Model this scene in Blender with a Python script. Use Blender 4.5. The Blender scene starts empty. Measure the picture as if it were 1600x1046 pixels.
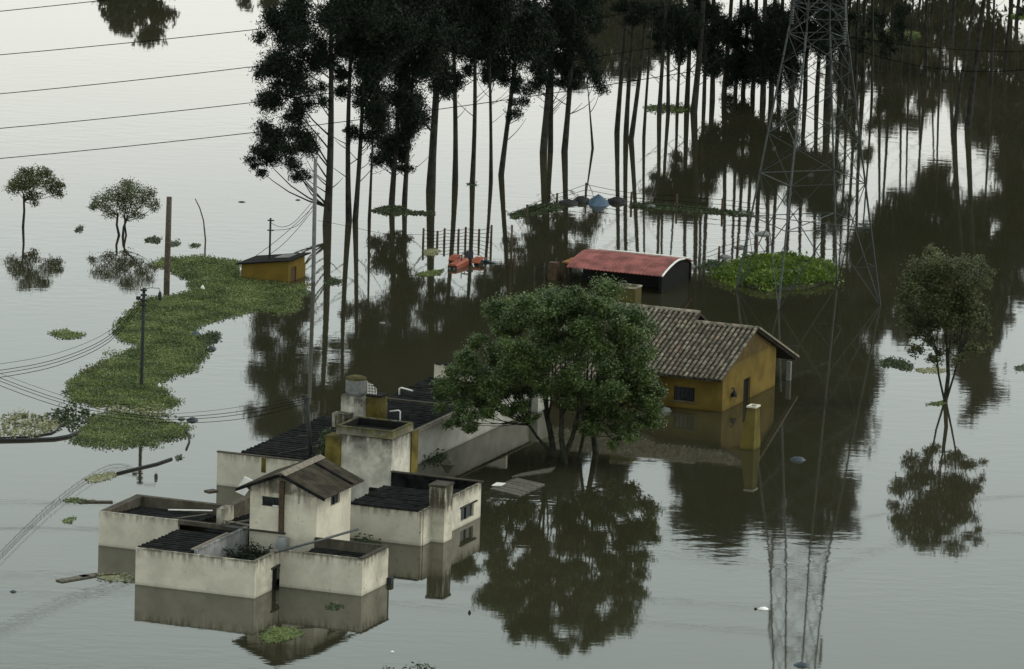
import bpy, math, random
import numpy as np
from mathutils import Vector, Matrix

sc = bpy.context.scene
COL = sc.collection
rad = math.radians

# ------------------------------------------------------------------ camera
FPX, TH, ROLL, DIST = 12000.0, rad(10.9), rad(1.75), 400.0
CAM = Vector((0, -DIST * math.cos(TH), DIST * math.sin(TH)))
CROT = Matrix.Rotation(math.pi / 2 - TH, 3, 'X') @ Matrix.Rotation(ROLL, 3, 'Z')
cam = bpy.data.cameras.new('camera')
cam.sensor_width = 36.0
cam.lens = FPX / 1600.0 * 36.0
cam.clip_start = 1.0
cam.clip_end = 20000.0
camo = bpy.data.objects.new('camera', cam)
camo.matrix_world = Matrix.Translation(CAM) @ CROT.to_4x4()
COL.objects.link(camo)
sc.camera = camo

# ------------------------------------------------------------------ sky and sun (overcast)
SUN_DIR = Vector((0.80, 0.20, 0.66)).normalized()
world = bpy.data.worlds.new('World')
sc.world = world
world.use_nodes = True
wn, wl = world.node_tree.nodes, world.node_tree.links
wn.clear()
w_out = wn.new('ShaderNodeOutputWorld')
w_bg = wn.new('ShaderNodeBackground')
w_bg.inputs['Strength'].default_value = 0.1
w_sky = wn.new('ShaderNodeTexSky')
w_sky.sky_type = 'NISHITA'
w_sky.sun_disc = False
w_sky.sun_elevation = math.asin(SUN_DIR.z)
w_sky.sun_rotation = math.atan2(SUN_DIR.x, SUN_DIR.y)
w_sky.altitude = 2600
w_sky.dust_density = 4.0
w_tc = wn.new('ShaderNodeTexCoord')
w_sep = wn.new('ShaderNodeSeparateXYZ')
w_ramp = wn.new('ShaderNodeValToRGB')          # cloud deck: pale warm near the horizon, cool grey above
w_ramp.color_ramp.elements[0].position = 0.0
w_ramp.color_ramp.elements[0].color = (1.0, 0.975, 0.86, 1)
w_ramp.color_ramp.elements[1].position = 0.55
w_ramp.color_ramp.elements[1].color = (0.325, 0.355, 0.345, 1)
e = w_ramp.color_ramp.elements.new(0.155)
e.color = (0.87, 0.87, 0.80, 1)
e = w_ramp.color_ramp.elements.new(0.185)
e.color = (0.585, 0.635, 0.605, 1)
e = w_ramp.color_ramp.elements.new(0.235)
e.color = (0.40, 0.45, 0.425, 1)
w_noise = wn.new('ShaderNodeTexNoise')
w_noise.inputs['Scale'].default_value = 3.5
w_noise.inputs['Detail'].default_value = 3
w_mr = wn.new('ShaderNodeMapRange')
w_mr.inputs['To Min'].default_value = 24.6
w_mr.inputs['To Max'].default_value = 26.8
w_mul = wn.new('ShaderNodeVectorMath'); w_mul.operation = 'SCALE'
w_mix = wn.new('ShaderNodeMix'); w_mix.data_type = 'RGBA'
w_mix.inputs[0].default_value = 0.88
wl.new(w_tc.outputs['Generated'], w_sep.inputs[0])
wl.new(w_sep.outputs['Z'], w_ramp.inputs[0])
wl.new(w_tc.outputs['Generated'], w_noise.inputs['Vector'])
wl.new(w_noise.outputs[0], w_mr.inputs[0])
wl.new(w_ramp.outputs[0], w_mul.inputs[0])
wl.new(w_mr.outputs[0], w_mul.inputs['Scale'])
wl.new(w_sky.outputs[0], w_mix.inputs[6])
wl.new(w_mul.outputs[0], w_mix.inputs[7])
wl.new(w_mix.outputs[2], w_bg.inputs[0])
wl.new(w_bg.outputs[0], w_out.inputs[0])

sun = bpy.data.lights.new('sun', 'SUN')
sun.energy = 1.5
sun.angle = rad(28)
sun.color = (1.0, 0.95, 0.86)
suno = bpy.data.objects.new('sun', sun)
suno.rotation_euler = SUN_DIR.to_track_quat('Z', 'Y').to_euler()
suno.location = (60, 0, 80)
COL.objects.link(suno)

sc.view_settings.view_transform = 'Standard'
sc.view_settings.look = 'None'
sc.view_settings.exposure = 0.0
sc.view_settings.gamma = 1.0
sc.render.engine = 'CYCLES'
sc.cycles.max_bounces = 6
sc.cycles.use_denoising = True
sc.cycles.sample_clamp_indirect = 8.0

# ------------------------------------------------------------------ survey helpers
def ground(px, py, z=0.0):
    """point of the flood plain (photo coordinates) at height z"""
    d = CROT @ Vector(((px - 800) / FPX, -(py - 523) / FPX, -1))
    return CAM + d * ((z - CAM.z) / d.z)

def at_depth(px, py, Y):
    d = CROT @ Vector(((px - 800) / FPX, -(py - 523) / FPX, -1))
    return CAM + d * ((Y - CAM.y) / d.y)

def height(px, py, py1):
    g = ground(px, py)
    return at_depth(px, py1, g.y).z

YARD = rad(-21.5)                              # every house of the farm stands on this one grid
O2 = ground(211, 913.2)
UX, UY = math.cos(YARD), math.sin(YARD)
def uv(u, v, z=0.0):
    return Vector((O2.x + UX * u - UY * v, O2.y + UY * u + UX * v, z))

# ------------------------------------------------------------------ mesh helpers
class MB:
    def __init__(s): s.v = []; s.f = []
    def add(s, vs, fs):
        n = len(s.v); s.v += [tuple(p) for p in vs]; s.f += [tuple(i + n for i in f) for f in fs]; return s
    def box(s, x0, x1, y0, y1, z0, z1):
        return s.add([(x0, y0, z0), (x1, y0, z0), (x1, y1, z0), (x0, y1, z0), (x0, y0, z1), (x1, y0, z1), (x1, y1, z1), (x0, y1, z1)],
                     [(3, 2, 1, 0), (4, 5, 6, 7), (0, 1, 5, 4), (1, 2, 6, 5), (2, 3, 7, 6), (3, 0, 4, 7)])
    def hexa(s, p):                            # 8 corners, bottom four then top four
        return s.add(p, [(3, 2, 1, 0), (4, 5, 6, 7), (0, 1, 5, 4), (1, 2, 6, 5), (2, 3, 7, 6), (3, 0, 4, 7)])
    def prism(s, poly, axis_fn, a, b):         # poly: 2-D outline, axis_fn(p, t) -> 3-D point
        n = len(poly)
        vs = [axis_fn(p, a) for p in poly] + [axis_fn(p, b) for p in poly]
        fs = [tuple(range(n))[::-1], tuple(range(n, 2 * n))] + [(i, (i + 1) % n, n + (i + 1) % n, n + i) for i in range(n)]
        return s.add(vs, fs)
    def tube(s, pts, rads, n=6, cap=True):
        pts = [Vector(p) for p in pts]
        if not hasattr(rads, '__len__'): rads = [rads] * len(pts)
        vs, fs = [], []; a = None
        for i, p in enumerate(pts):
            d = (pts[min(i + 1, len(pts) - 1)] - pts[max(i - 1, 0)]).normalized()
            if a is None:
                a = d.cross(Vector((0, 0, 1)))
                if a.length < 0.05: a = d.cross(Vector((1, 0, 0)))
            else: a = a - d * a.dot(d)
            a.normalize(); b = d.cross(a)
            for k in range(n):
                t = 2 * math.pi * k / n
                vs.append(p + (a * math.cos(t) + b * math.sin(t)) * rads[i])
        for i in range(len(pts) - 1):
            for k in range(n):
                q = (k + 1) % n
                fs.append((i * n + k, i * n + q, (i + 1) * n + q, (i + 1) * n + k))
        if cap:
            fs.append(tuple(range(n))[::-1]); fs.append(tuple(range((len(pts) - 1) * n, len(pts) * n)))
        return s.add(vs, fs)
    def mesh(s, name, smooth=False):
        m = bpy.data.meshes.new(name); m.from_pydata(s.v, [], s.f); m.update()
        import bmesh
        bm = bmesh.new(); bm.from_mesh(m); bmesh.ops.recalc_face_normals(bm, faces=bm.faces); bm.to_mesh(m); bm.free()
        if smooth: m.polygons.foreach_set('use_smooth', [True] * len(m.polygons))
        return m
    def build(s, name, mat, parent=None, smooth=False):
        return link(name, s.mesh(name, smooth), mat, parent)

def link(name, mesh, mat, parent=None):
    if mat is not None and not mesh.materials: mesh.materials.append(mat)
    o = bpy.data.objects.new(name, mesh); COL.objects.link(o)
    if parent is not None: o.parent = parent
    return o

def tag(o, label, cat, group=None, kind=None):
    if label: o['label'] = label
    if cat: o['category'] = cat
    if group: o['group'] = group
    if kind: o['kind'] = kind
    return o

def thing(name, label, cat, loc=(0, 0, 0), rz=0.0, group=None):
    o = bpy.data.objects.new(name, None); COL.objects.link(o)
    o.empty_display_size = 0.3
    o.location = loc; o.rotation_euler = (0, 0, rz)
    return tag(o, label, cat, group)

def quads_mesh(name, Q):
    """Q: (n,k,3) array of k-sided leaves"""
    n, k = Q.shape[:2]
    m = bpy.data.meshes.new(name)
    m.vertices.add(n * k); m.vertices.foreach_set('co', np.ascontiguousarray(Q, dtype=np.float32).ravel())
    m.loops.add(n * k); m.loops.foreach_set('vertex_index', np.arange(n * k, dtype=np.int32))
    m.polygons.add(n); m.polygons.foreach_set('loop_start', np.arange(0, n * k, k, dtype=np.int32))
    m.polygons.foreach_set('loop_total', np.full(n, k, dtype=np.int32))
    m.update(calc_edges=True)
    return m

# ------------------------------------------------------------------ materials
def new_mat(name):
    m = bpy.data.materials.new(name); m.use_nodes = True
    return m, m.node_tree.nodes, m.node_tree.links, m.node_tree.nodes['Principled BSDF']

def simple(name, col, rough=0.8, var=0.25, scale=6.0, metal=0.0, bump=0.0, spec=0.3, col2=None):
    m, n, l, b = new_mat(name)
    b.inputs['Roughness'].default_value = rough; b.inputs['Metallic'].default_value = metal
    b.inputs['Specular IOR Level'].default_value = spec
    g = n.new('ShaderNodeNewGeometry')
    t = n.new('ShaderNodeTexNoise'); t.inputs['Scale'].default_value = scale; t.inputs['Detail'].default_value = 5
    r = n.new('ShaderNodeValToRGB')
    lo = tuple(c * (1 - var) for c in (col2 or col)); hi = tuple(min(1, c * (1 + var)) for c in col)
    r.color_ramp.elements[0].position = 0.35; r.color_ramp.elements[0].color = (*lo, 1)
    r.color_ramp.elements[1].position = 0.65; r.color_ramp.elements[1].color = (*hi, 1)
    l.new(g.outputs['Position'], t.inputs['Vector']); l.new(t.outputs[0], r.inputs[0]); l.new(r.outputs[0], b.inputs['Base Color'])
    if bump:
        bp = n.new('ShaderNodeBump'); bp.inputs['Strength'].default_value = 0.6; bp.inputs['Distance'].default_value = bump
        l.new(t.outputs[0], bp.inputs['Height']); l.new(bp.outputs[0], b.inputs['Normal'])
    return m

def plaster(name, col, grime=(0.055, 0.05, 0.035), top=1.65, amount=0.55, blot=0.3, moss=None, reach=0.7, seed=0.0):
    """weathered rendered wall: blotches, mould spots, drip streaks that start at the coping"""
    m, n, l, b = new_mat(name)
    b.inputs['Roughness'].default_value = 0.9; b.inputs['Specular IOR Level'].default_value = 0.15
    g = n.new('ShaderNodeNewGeometry')
    mp = n.new('ShaderNodeMapping'); mp.inputs['Location'].default_value = (seed, seed * 1.7, seed * .4)
    l.new(g.outputs['Position'], mp.inputs['Vector'])
    sep = n.new('ShaderNodeSeparateXYZ'); l.new(g.outputs['Position'], sep.inputs[0])
    def noise(scale, detail, vec=None, rough=0.6):
        t = n.new('ShaderNodeTexNoise'); t.inputs['Scale'].default_value = scale; t.inputs['Detail'].default_value = detail
        t.inputs['Roughness'].default_value = rough
        l.new((vec or mp).outputs[0], t.inputs['Vector']); return t
    def rng(src, a, c, lo=0.0, hi=1.0):
        r = n.new('ShaderNodeMapRange'); r.interpolation_type = 'SMOOTHSTEP'
        for k, v in (('From Min', a), ('From Max', c), ('To Min', lo), ('To Max', hi)): r.inputs[k].default_value = v
        l.new(src, r.inputs[0]); return r.outputs[0]
    def math_(op, a, c):
        q = n.new('ShaderNodeMath'); q.operation = op
        for i, x in enumerate((a, c)):
            if isinstance(x, (int, float)): q.inputs[i].default_value = x
            else: l.new(x, q.inputs[i])
        return q.outputs[0]
    def mixc(fac, a, c):
        q = n.new('ShaderNodeMix'); q.data_type = 'RGBA'
        l.new(fac, q.inputs[0])
        for i, x in ((6, a), (7, c)):
            if isinstance(x, tuple): q.inputs[i].default_value = (*x, 1)
            else: l.new(x, q.inputs[i])
        return q.outputs[2]
    blotch = noise(0.9, 4); fine = noise(9.0, 5, rough=.7)
    c = mixc(rng(blotch.outputs[0], .32, .68), tuple(x * (1 - blot) for x in col), tuple(min(.85, x * (1 + blot * .35)) for x in col))
    c = mixc(math_('MULTIPLY', rng(fine.outputs[0], .58, .72), 0.22), c, tuple(x * .45 for x in col))
    ms = n.new('ShaderNodeMapping'); ms.inputs['Scale'].default_value = (4.5, 4.5, 0.55); ms.inputs['Location'].default_value = (seed, seed, 0)
    l.new(g.outputs['Position'], ms.inputs['Vector'])
    st = noise(1.0, 4, ms, .65); edge = noise(2.2, 3)
    drop = math_('SUBTRACT', sep.outputs['Z'], math_('MULTIPLY', edge.outputs[0], reach))
    fall = rng(drop, top - reach * 1.35, top - reach * .25)
    c = mixc(math_('MULTIPLY', math_('MULTIPLY', rng(st.outputs[0], .47 - .14 * amount, .72 - .16 * amount), fall), min(1, amount * 1.1)), c, grime)
    cap = rng(sep.outputs['Z'], top - .13, top - .01)
    c = mixc(math_('MULTIPLY', cap, math_('MULTIPLY', rng(edge.outputs[0], .3, .6), .75 * min(1, amount * 1.6))), c, grime)
    spots = noise(4.0, 6, rough=.75)
    c = mixc(math_('MULTIPLY', rng(spots.outputs[0], .60, .69), .65 * amount), c, grime)
    damp = math_('SUBTRACT', 1.0, rng(math_('ADD', sep.outputs['Z'], math_('MULTIPLY', edge.outputs[0], -.22)), -.10, .06))
    c = mixc(math_('MULTIPLY', damp, .42), c, tuple(x * .42 for x in col))
    chip = noise(2.6, 7, rough=.8)
    c = mixc(math_('MULTIPLY', rng(chip.outputs[0], .665, .69), .35), c, tuple(x * .55 for x in col))
    if moss:
        mo = noise(1.6, 5)
        c = mixc(math_('MULTIPLY', rng(mo.outputs[0], .45, .62), .8), c, moss)
    l.new(c, b.inputs['Base Color'])
    bp = n.new('ShaderNodeBump'); bp.inputs['Strength'].default_value = .5; bp.inputs['Distance'].default_value = .012
    l.new(fine.outputs[0], bp.inputs['Height']); l.new(bp.outputs[0], b.inputs['Normal'])
    return m

def foliage(name, c0, c1, trans=0.25, rough=0.55, patch=.45, pscale=.7, spec=.35):
    m, n, l, b = new_mat(name)
    g = n.new('ShaderNodeNewGeometry')
    r = n.new('ShaderNodeValToRGB')
    r.color_ramp.elements[0].color = (*c0, 1); r.color_ramp.elements[1].color = (*c1, 1)
    t = n.new('ShaderNodeTexNoise'); t.inputs['Scale'].default_value = pscale; t.inputs['Detail'].default_value = 3
    l.new(g.outputs['Position'], t.inputs['Vector'])
    ad = n.new('ShaderNodeMath'); ad.operation = 'MULTIPLY_ADD'; ad.inputs[1].default_value = 1 - patch
    sb = n.new('ShaderNodeMath'); sb.operation = 'MULTIPLY'; sb.inputs[1].default_value = 0.45
    sb.inputs[1].default_value = patch
    pm = n.new('ShaderNodeMapRange'); pm.inputs['From Min'].default_value = .36; pm.inputs['From Max'].default_value = .64
    l.new(t.outputs[0], pm.inputs[0]); l.new(pm.outputs[0], sb.inputs[0])
    l.new(g.outputs['Random Per Island'], ad.inputs[0]); l.new(sb.outputs[0], ad.inputs[2]); l.new(ad.outputs[0], r.inputs[0])
    l.new(r.outputs[0], b.inputs['Base Color'])
    b.inputs['Roughness'].default_value = rough; b.inputs['Specular IOR Level'].default_value = spec
    if trans:
        out = n['Material Output']
        tr = n.new('ShaderNodeBsdfTranslucent'); mx = n.new('ShaderNodeMixShader'); mx.inputs[0].default_value = trans
        l.new(r.outputs[0], tr.inputs[0]); l.new(b.outputs[0], mx.inputs[1]); l.new(tr.outputs[0], mx.inputs[2]); l.new(mx.outputs[0], out.inputs[0])
    return m

M = {}
M['wall'] = plaster('cream_plaster', (.525, .50, .41), amount=.75, blot=.16)
M['wall_b'] = plaster('stained_cream_plaster', (.53, .505, .41), amount=1.1, blot=.32, seed=7)
M['wall_house'] = plaster('pale_cream_plaster', (.56, .53, .43), top=3.5, amount=.60, blot=.18, reach=1.2, seed=3)
M['wall_shade'] = plaster('shaded_cream_plaster', (.36, .36, .32), amount=.5, blot=.2, seed=13)  # greyed cream wall: the big tree's shade is put into the colour
M['wall_grey'] = plaster('bare_grey_render', (.30, .31, .31), amount=.5, blot=.3, seed=11)
M['tank'] = plaster('mouldy_white_render', (.52, .50, .43), grime=(.04, .04, .03), top=3.2, amount=1.35, blot=.4, reach=1.5, seed=21)
M['rim'] = plaster('mossy_concrete', (.20, .19, .15), grime=(.03, .032, .015), top=3.58, amount=1.0, blot=.4, moss=(.09, .085, .02), reach=.5, seed=5)
M['coping'] = plaster('grimy_coping', (.10, .09, .068), grime=(.035, .033, .025), top=1.7, amount=.8, blot=.4, seed=15)
M['ochre_pilaster'] = plaster('ochre_lichen_render', (.135, .112, .028), grime=(.045, .042, .018), top=3.2, amount=.95, blot=.6, reach=1.2, seed=9)
M['ochre'] = plaster('ochre_paint', (.140, .100, .023), grime=(.06, .042, .018), top=2.2, amount=.7, blot=.3, seed=31)
M['ochre_hut'] = plaster('ochre_hut_paint', (.135, .094, .018), grime=(.12, .07, .02), top=1.3, amount=.4, blot=.2, seed=33)
M['ochre_pillar'] = plaster('ochre_pillar_paint', (.11, .092, .024), grime=(.06, .055, .02), top=2.1, amount=.7, blot=.35, seed=37)
M['roof'] = simple('dark_mouldy_roofing', (.010, .0115, .011), .9, .5, 2.5, col2=(.005, .006, .006), spec=.08)
M['roof_brown'] = simple('weathered_brown_sheet', (.040, .034, .022), .95, .3, 2.0, col2=(.026, .023, .015), bump=.01, spec=.2)
M['roof_edge'] = simple('sheet_edge', (.16, .14, .11), .9, .3, 6.0)
M['deck'] = simple('dark_channel_tile', (.04, .036, .028), .9, .35, 4.0, col2=(.022, .02, .016))  # darkened so the columns of tiles stand out against it
M['dark'] = simple('dark_interior', (.012, .013, .012), .9, .2, 4.0, spec=.1)
M['glass'] = simple('dark_window_glass', (.008, .012, .014), .12, .3, 3.0, spec=.5)
M['frame'] = simple('window_frame', (.022, .024, .022), .7, .2, 8.0)
M['rust'] = simple('rust_streaked_pipe', (.06, .042, .025), .85, .4, 9.0)
M['steel'] = simple('galvanised_steel', (.062, .072, .072), .55, .25, 5.0, metal=.3)
M['steel_dark'] = simple('dark_galvanised_steel', (.024, .03, .03), .6, .25, 5.0, metal=.2)
M['white_pipe'] = simple('white_plastic', (.74, .74, .70), .5, .08, 6.0)
M['concrete'] = simple('pole_concrete', (.15, .155, .15), .85, .2, 6.0)
M['wood'] = simple('weathered_wood', (.075, .062, .045), .9, .35, 8.0, bump=.01)
M['pole_dark'] = simple('tarred_wood', (.028, .032, .03), .85, .3, 8.0)
M['wire'] = simple('wire', (.006, .006, .006), .8, .1, 3.0, spec=0.0)
M['bark'] = simple('eucalyptus_bark', (.030, .030, .024), .9, .4, 3.0, bump=.02, spec=.15)
M['bark_tree'] = simple('dark_bark', (.028, .03, .022), .9, .4, 5.0, bump=.02, spec=.15)
M['leaf_euc'] = foliage('eucalyptus_leaf', (.0065, .0115, .0075), (.023, .034, .020), .14, .6, .4, .6, .15)
M['leaf_far'] = foliage('hazed_leaf', (.02, .024, .016), (.045, .048, .032), .12, .6, .4, .6, .12)  # lighter and browner than the near leaves: haze put into the colour
M['leaf_big'] = foliage('broadleaf', (.013, .034, .010), (.130, .185, .054), .22, .42, .5, 1.0, .4)
M['leaf_olive'] = foliage('olive_leaf', (.04, .060, .020), (.125, .150, .055), .3)
M['leaf_right'] = foliage('bronze_green_leaf', (.035, .048, .020), (.125, .135, .055), .25)
M['hyacinth'] = foliage('water_hyacinth', (.042, .066, .020), (.205, .255, .085), .25, .5, .6, .6, .3)
M['hyacinth_pale'] = foliage('pale_hyacinth', (.07, .10, .03), (.24, .29, .11), .25, .5, .5, .6, .3)
M['dead'] = foliage('dead_weed', (.05, .045, .025), (.13, .11, .065), .2)
M['hyacinth_dark'] = foliage('dark_hyacinth', (.022, .036, .014), (.06, .085, .032), .2)
M['dry'] = foliage('dry_yellow_stalks', (.16, .17, .075), (.38, .38, .24), .2)
M['grass'] = foliage('fresh_grass', (.045, .085, .010), (.145, .205, .030), .3, .55, .6, .8, .3)
M['mud'] = simple('wet_soil', (.03, .034, .016), .8, .3, 3.0)
M['red_roof'] = simple('faded_red_sheet', (.30, .085, .072), .75, .16, 2.0, col2=(.25, .07, .06))
M['orange'] = simple('tractor_orange', (.24, .062, .03), .5, .15, 5.0)
M['rust_orange'] = simple('rusty_orange_sheet', (.22, .10, .035), .85, .3, 5.0)
M['black'] = simple('black_rubber', (.012, .013, .014), .7, .3, 6.0)
M['blue'] = simple('blue_tarp', (.05, .09, .135), .55, .2, 3.0, bump=.05)
M['blue_dark'] = simple('dark_blue_plastic', (.035, .05, .065), .5, .3, 4.0)
M['red_roof'] = simple('faded_red_sheet', (.235, .080, .072), .85, .22, 1.6, col2=(.17, .06, .053))
M['white'] = simple('white_board', (.72, .72, .70), .6, .12, 3.0)
M['plank'] = simple('grey_boards', (.10, .095, .075), .85, .35, 6.0)
M['brown'] = simple('brown_timber', (.06, .038, .022), .85, .3, 6.0)

# clay tiles: each tile its own tone
def clay():
    m, n, l, b = new_mat('weathered_clay_tile')
    oi = n.new('ShaderNodeObjectInfo'); g = n.new('ShaderNodeNewGeometry')
    s = n.new('ShaderNodeMath'); s.operation = 'ADD'; l.new(oi.outputs['Random'], s.inputs[0]); l.new(g.outputs['Random Per Island'], s.inputs[1])
    fr = n.new('ShaderNodeMath'); fr.operation = 'FRACT'; l.new(s.outputs[0], fr.inputs[0])
    r = n.new('ShaderNodeValToRGB'); cr = r.color_ramp
    cr.elements[0].color = (.125, .11, .085, 1); cr.elements[1].color = (.28, .25, .19, 1)
    for p, c in ((.3, (.15, .133, .102, 1)), (.6, (.21, .187, .145, 1)), (.86, (.26, .232, .176, 1)), (.90, (.27, .19, .14, 1)), (.93, (.30, .27, .21, 1))):
        e = cr.elements.new(p); e.color = c
    l.new(fr.outputs[0], r.inputs[0])
    t = n.new('ShaderNodeTexNoise'); t.inputs['Scale'].default_value = 5; t.inputs['Detail'].default_value = 5; l.new(g.outputs['Position'], t.inputs['Vector'])
    mr = n.new('ShaderNodeMapRange'); mr.inputs['From Min'].default_value = .42; mr.inputs['From Max'].default_value = .7
    mr.inputs['To Max'].default_value = .75
    l.new(t.outputs[0], mr.inputs[0])
    mx = n.new('ShaderNodeMix'); mx.data_type = 'RGBA'; mx.inputs[7].default_value = (.06, .06, .045, 1)
    l.new(mr.outputs[0], mx.inputs[0]); l.new(r.outputs[0], mx.inputs[6]); l.new(mx.outputs[2], b.inputs['Base Color'])
    b.inputs['Roughness'].default_value = .9; b.inputs['Specular IOR Level'].default_value = .2
    return m
M['clay'] = clay()

# flood water: muddy body under a nearly flat reflecting surface
def water_mat():
    m, n, l, b = new_mat('muddy_flood_water')
    b.inputs['Roughness'].default_value = 0.028
    b.inputs['IOR'].default_value = 1.333
    b.inputs['Specular IOR Level'].default_value = 0.5
    g = n.new('ShaderNodeNewGeometry')
    def noise(scale, detail, sx=1.0, sy=1.0, rough=.5):
        mp = n.new('ShaderNodeMapping'); mp.inputs['Scale'].default_value = (sx, sy, 1); mp.inputs['Rotation'].default_value = (0, 0, rad(6))
        t = n.new('ShaderNodeTexNoise'); t.inputs['Scale'].default_value = scale; t.inputs['Detail'].default_value = detail; t.inputs['Roughness'].default_value = rough
        l.new(g.outputs['Position'], mp.inputs[0]); l.new(mp.outputs[0], t.inputs['Vector']); return t.outputs[0]
    silt = noise(.06, 4, 1, .6)
    r = n.new('ShaderNodeValToRGB')
    r.color_ramp.elements[0].position = .35; r.color_ramp.elements[0].color = (.0245, .0245, .0135, 1)
    r.color_ramp.elements[1].position = .7; r.color_ramp.elements[1].color = (.036, .0335, .0205, 1)
    l.new(silt, r.inputs[0]); l.new(r.outputs[0], b.inputs['Base Color'])
    rip = noise(1.15, 2, .55, 1.0); chop = noise(3.4, 2, .6, 1.0)
    gust = noise(.045, 3, .5, 1.0)
    mr = n.new('ShaderNodeMapRange'); mr.inputs['From Min'].default_value = .40; mr.inputs['From Max'].default_value = .66
    mr.inputs['To Min'].default_value = .35; mr.inputs['To Max'].default_value = 1.5
    l.new(gust, mr.inputs[0])
    a = n.new('ShaderNodeMath'); a.operation = 'MULTIPLY_ADD'; a.inputs[1].default_value = .28
    l.new(chop, a.inputs[0]); l.new(rip, a.inputs[2])
    k = n.new('ShaderNodeMath'); k.operation = 'MULTIPLY'; l.new(a.outputs[0], k.inputs[0]); l.new(mr.outputs[0], k.inputs[1])
    bp = n.new('ShaderNodeBump'); bp.inputs['Strength'].default_value = 1.0; bp.inputs['Distance'].default_value = 0.0029
    l.new(k.outputs[0], bp.inputs['Height']); l.new(bp.outputs[0], b.inputs['Normal'])
    return m
M['water'] = water_mat()

# ------------------------------------------------------------------ flood water (reaches the horizon)
tag(MB().add([(-9000, -2500, 0), (9000, -2500, 0), (9000, 14000, 0), (-9000, 14000, 0)], [(0, 1, 2, 3)]).build('water', M['water']),
    None, None, kind='structure')

# ------------------------------------------------------------------ the farm buildings
BASE = -0.7                                    # walls go on below the flood
class House:
    def __init__(s, name, label, cat, u0, v0, group=None):
        s.u, s.v = u0, v0
        s.e = thing(name, label, cat, uv(u0, v0, 0), YARD, group)
    def box(s, name, u0, u1, v0, v1, z0, z1, mat, parent=None):
        return MB().box(u0 - s.u, u1 - s.u, v0 - s.v, v1 - s.v, z0, z1).build(name, M[mat], parent or s.e)
    def pts(s, name, P8, mat, parent=None):
        return MB().hexa([(p[0] - s.u, p[1] - s.v, p[2]) for p in P8]).build(name, M[mat], parent or s.e)
    def mesh(s, name, mb, mat, parent=None, smooth=False):
        mb.v = [(p[0] - s.u, p[1] - s.v, p[2]) for p in mb.v]
        return mb.build(name, M[mat], parent or s.e, smooth)
    def tube(s, name, pts, r, mat, n=8, parent=None):
        return s.mesh(name, MB().tube(pts, r, n), mat, parent, True)
    def wall_v(s, name, u0, u1, v0, v1, z0, z1, mat, holes=()):
        """wall running along v, with rectangular openings (va, vb, za, zb) cut through"""
        mb = MB(); cuts = sorted(holes); a = v0
        for (va, vb, za, zb) in cuts:
            if va > a: mb.box(u0, u1, a, va, z0, z1)
            if za > z0: mb.box(u0, u1, va, vb, z0, za)
            if zb < z1: mb.box(u0, u1, va, vb, zb, z1)
            a = vb
        if a < v1: mb.box(u0, u1, a, v1, z0, z1)
        return s.mesh(name, mb, mat)
    def wall_u(s, name, u0, u1, v0, v1, z0, z1, mat, holes=()):
        mb = MB(); cuts = sorted(holes); a = u0
        for (ua, ub, za, zb) in cuts:
            if ua > a: mb.box(a, ua, v0, v1, z0, z1)
            if za > z0: mb.box(ua, ub, v0, v1, z0, za)
            if zb < z1: mb.box(ua, ub, v0, v1, zb, z1)
            a = ub
        if a < u1: mb.box(a, u1, v0, v1, z0, z1)
        return s.mesh(name, mb, mat)

def channel_roof(h, name, u0, u1, v0, v1, z0, z1, mat='roof', pitch=.40, amp=.085, seed=0, parent=None):
    """deep-ribbed roofing sheets, ribs along u; each rib's end is a little uneven. z0 at v0, z1 at v1"""
    rng = random.Random(seed); mb = MB()
    n = max(1, round((v1 - v0) / pitch)); p = (v1 - v0) / n
    prof = [(0, 0), (.12, .75), (.35, 1), (.62, .9), (.85, .35), (1, 0)]
    for k in range(n):
        a, b = u0 - rng.uniform(0, .08), u1 + rng.uniform(-.03, .03)
        dz = rng.uniform(-.012, .012); mid = (a + b) / 2 + rng.uniform(-.3, .3)
        vs = []
        for uu, sag in ((a, 0), (mid, -.012), (b, 0)):
            for t, q in prof:
                v = v0 + (k + t) * p
                vs.append((uu, v, z0 + (z1 - z0) * (v - v0) / (v1 - v0) + q * amp + dz + sag))
            for t, q in prof[::-1]:
                v = v0 + (k + t) * p
                vs.append((uu, v, z0 + (z1 - z0) * (v - v0) / (v1 - v0) + q * amp + dz + sag - .03))
        m = 2 * len(prof); fs = []
        for i in range(2):
            for j in range(m):
                q = (j + 1) % m
                fs.append((i * m + j, i * m + q, (i + 1) * m + q, (i + 1) * m + j))
        fs.append(tuple(range(m))); fs.append(tuple(range(2 * m, 3 * m)))
        mb.add(vs, fs)
    return h.mesh(name, mb, mat, parent)

WH = 1.66
# --- front wing with the roofless yard
F = House('flat_roofed_wing', 'low cream flat-roofed wing nearest the camera with a half-roofed open yard', 'building', 0, 0)
F.box('front_wall', 0, 5.76, 0, .16, BASE, WH, 'wall')
F.wall_v('right_wall', 5.58, 5.76, .162, 2.74, BASE, WH, 'wall_b', [(1.95, 2.74, BASE, .93)])
F.box('left_wall', 0, .16, .162, 4.6, BASE, WH - .1, 'wall')
F.box('dividing_wall', 2.46, 2.62, .80, 6.38, BASE, WH + .02, 'wall_grey')
channel_roof(F, 'roof', 0.0, 2.44, .30, 4.7, WH - .07, WH - .13, seed=2)
F.box('door_lintel', 5.50, 5.80, 1.80, 2.738, .932, 1.03, 'frame')
F.box('door_leaf', 5.585, 5.63, 1.97, 2.72, BASE, .90, 'dark')
F.box('roof_batten', 2.30, 2.44, .8, 4.7, WH - .0, WH + .05, 'roof_edge')
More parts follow.
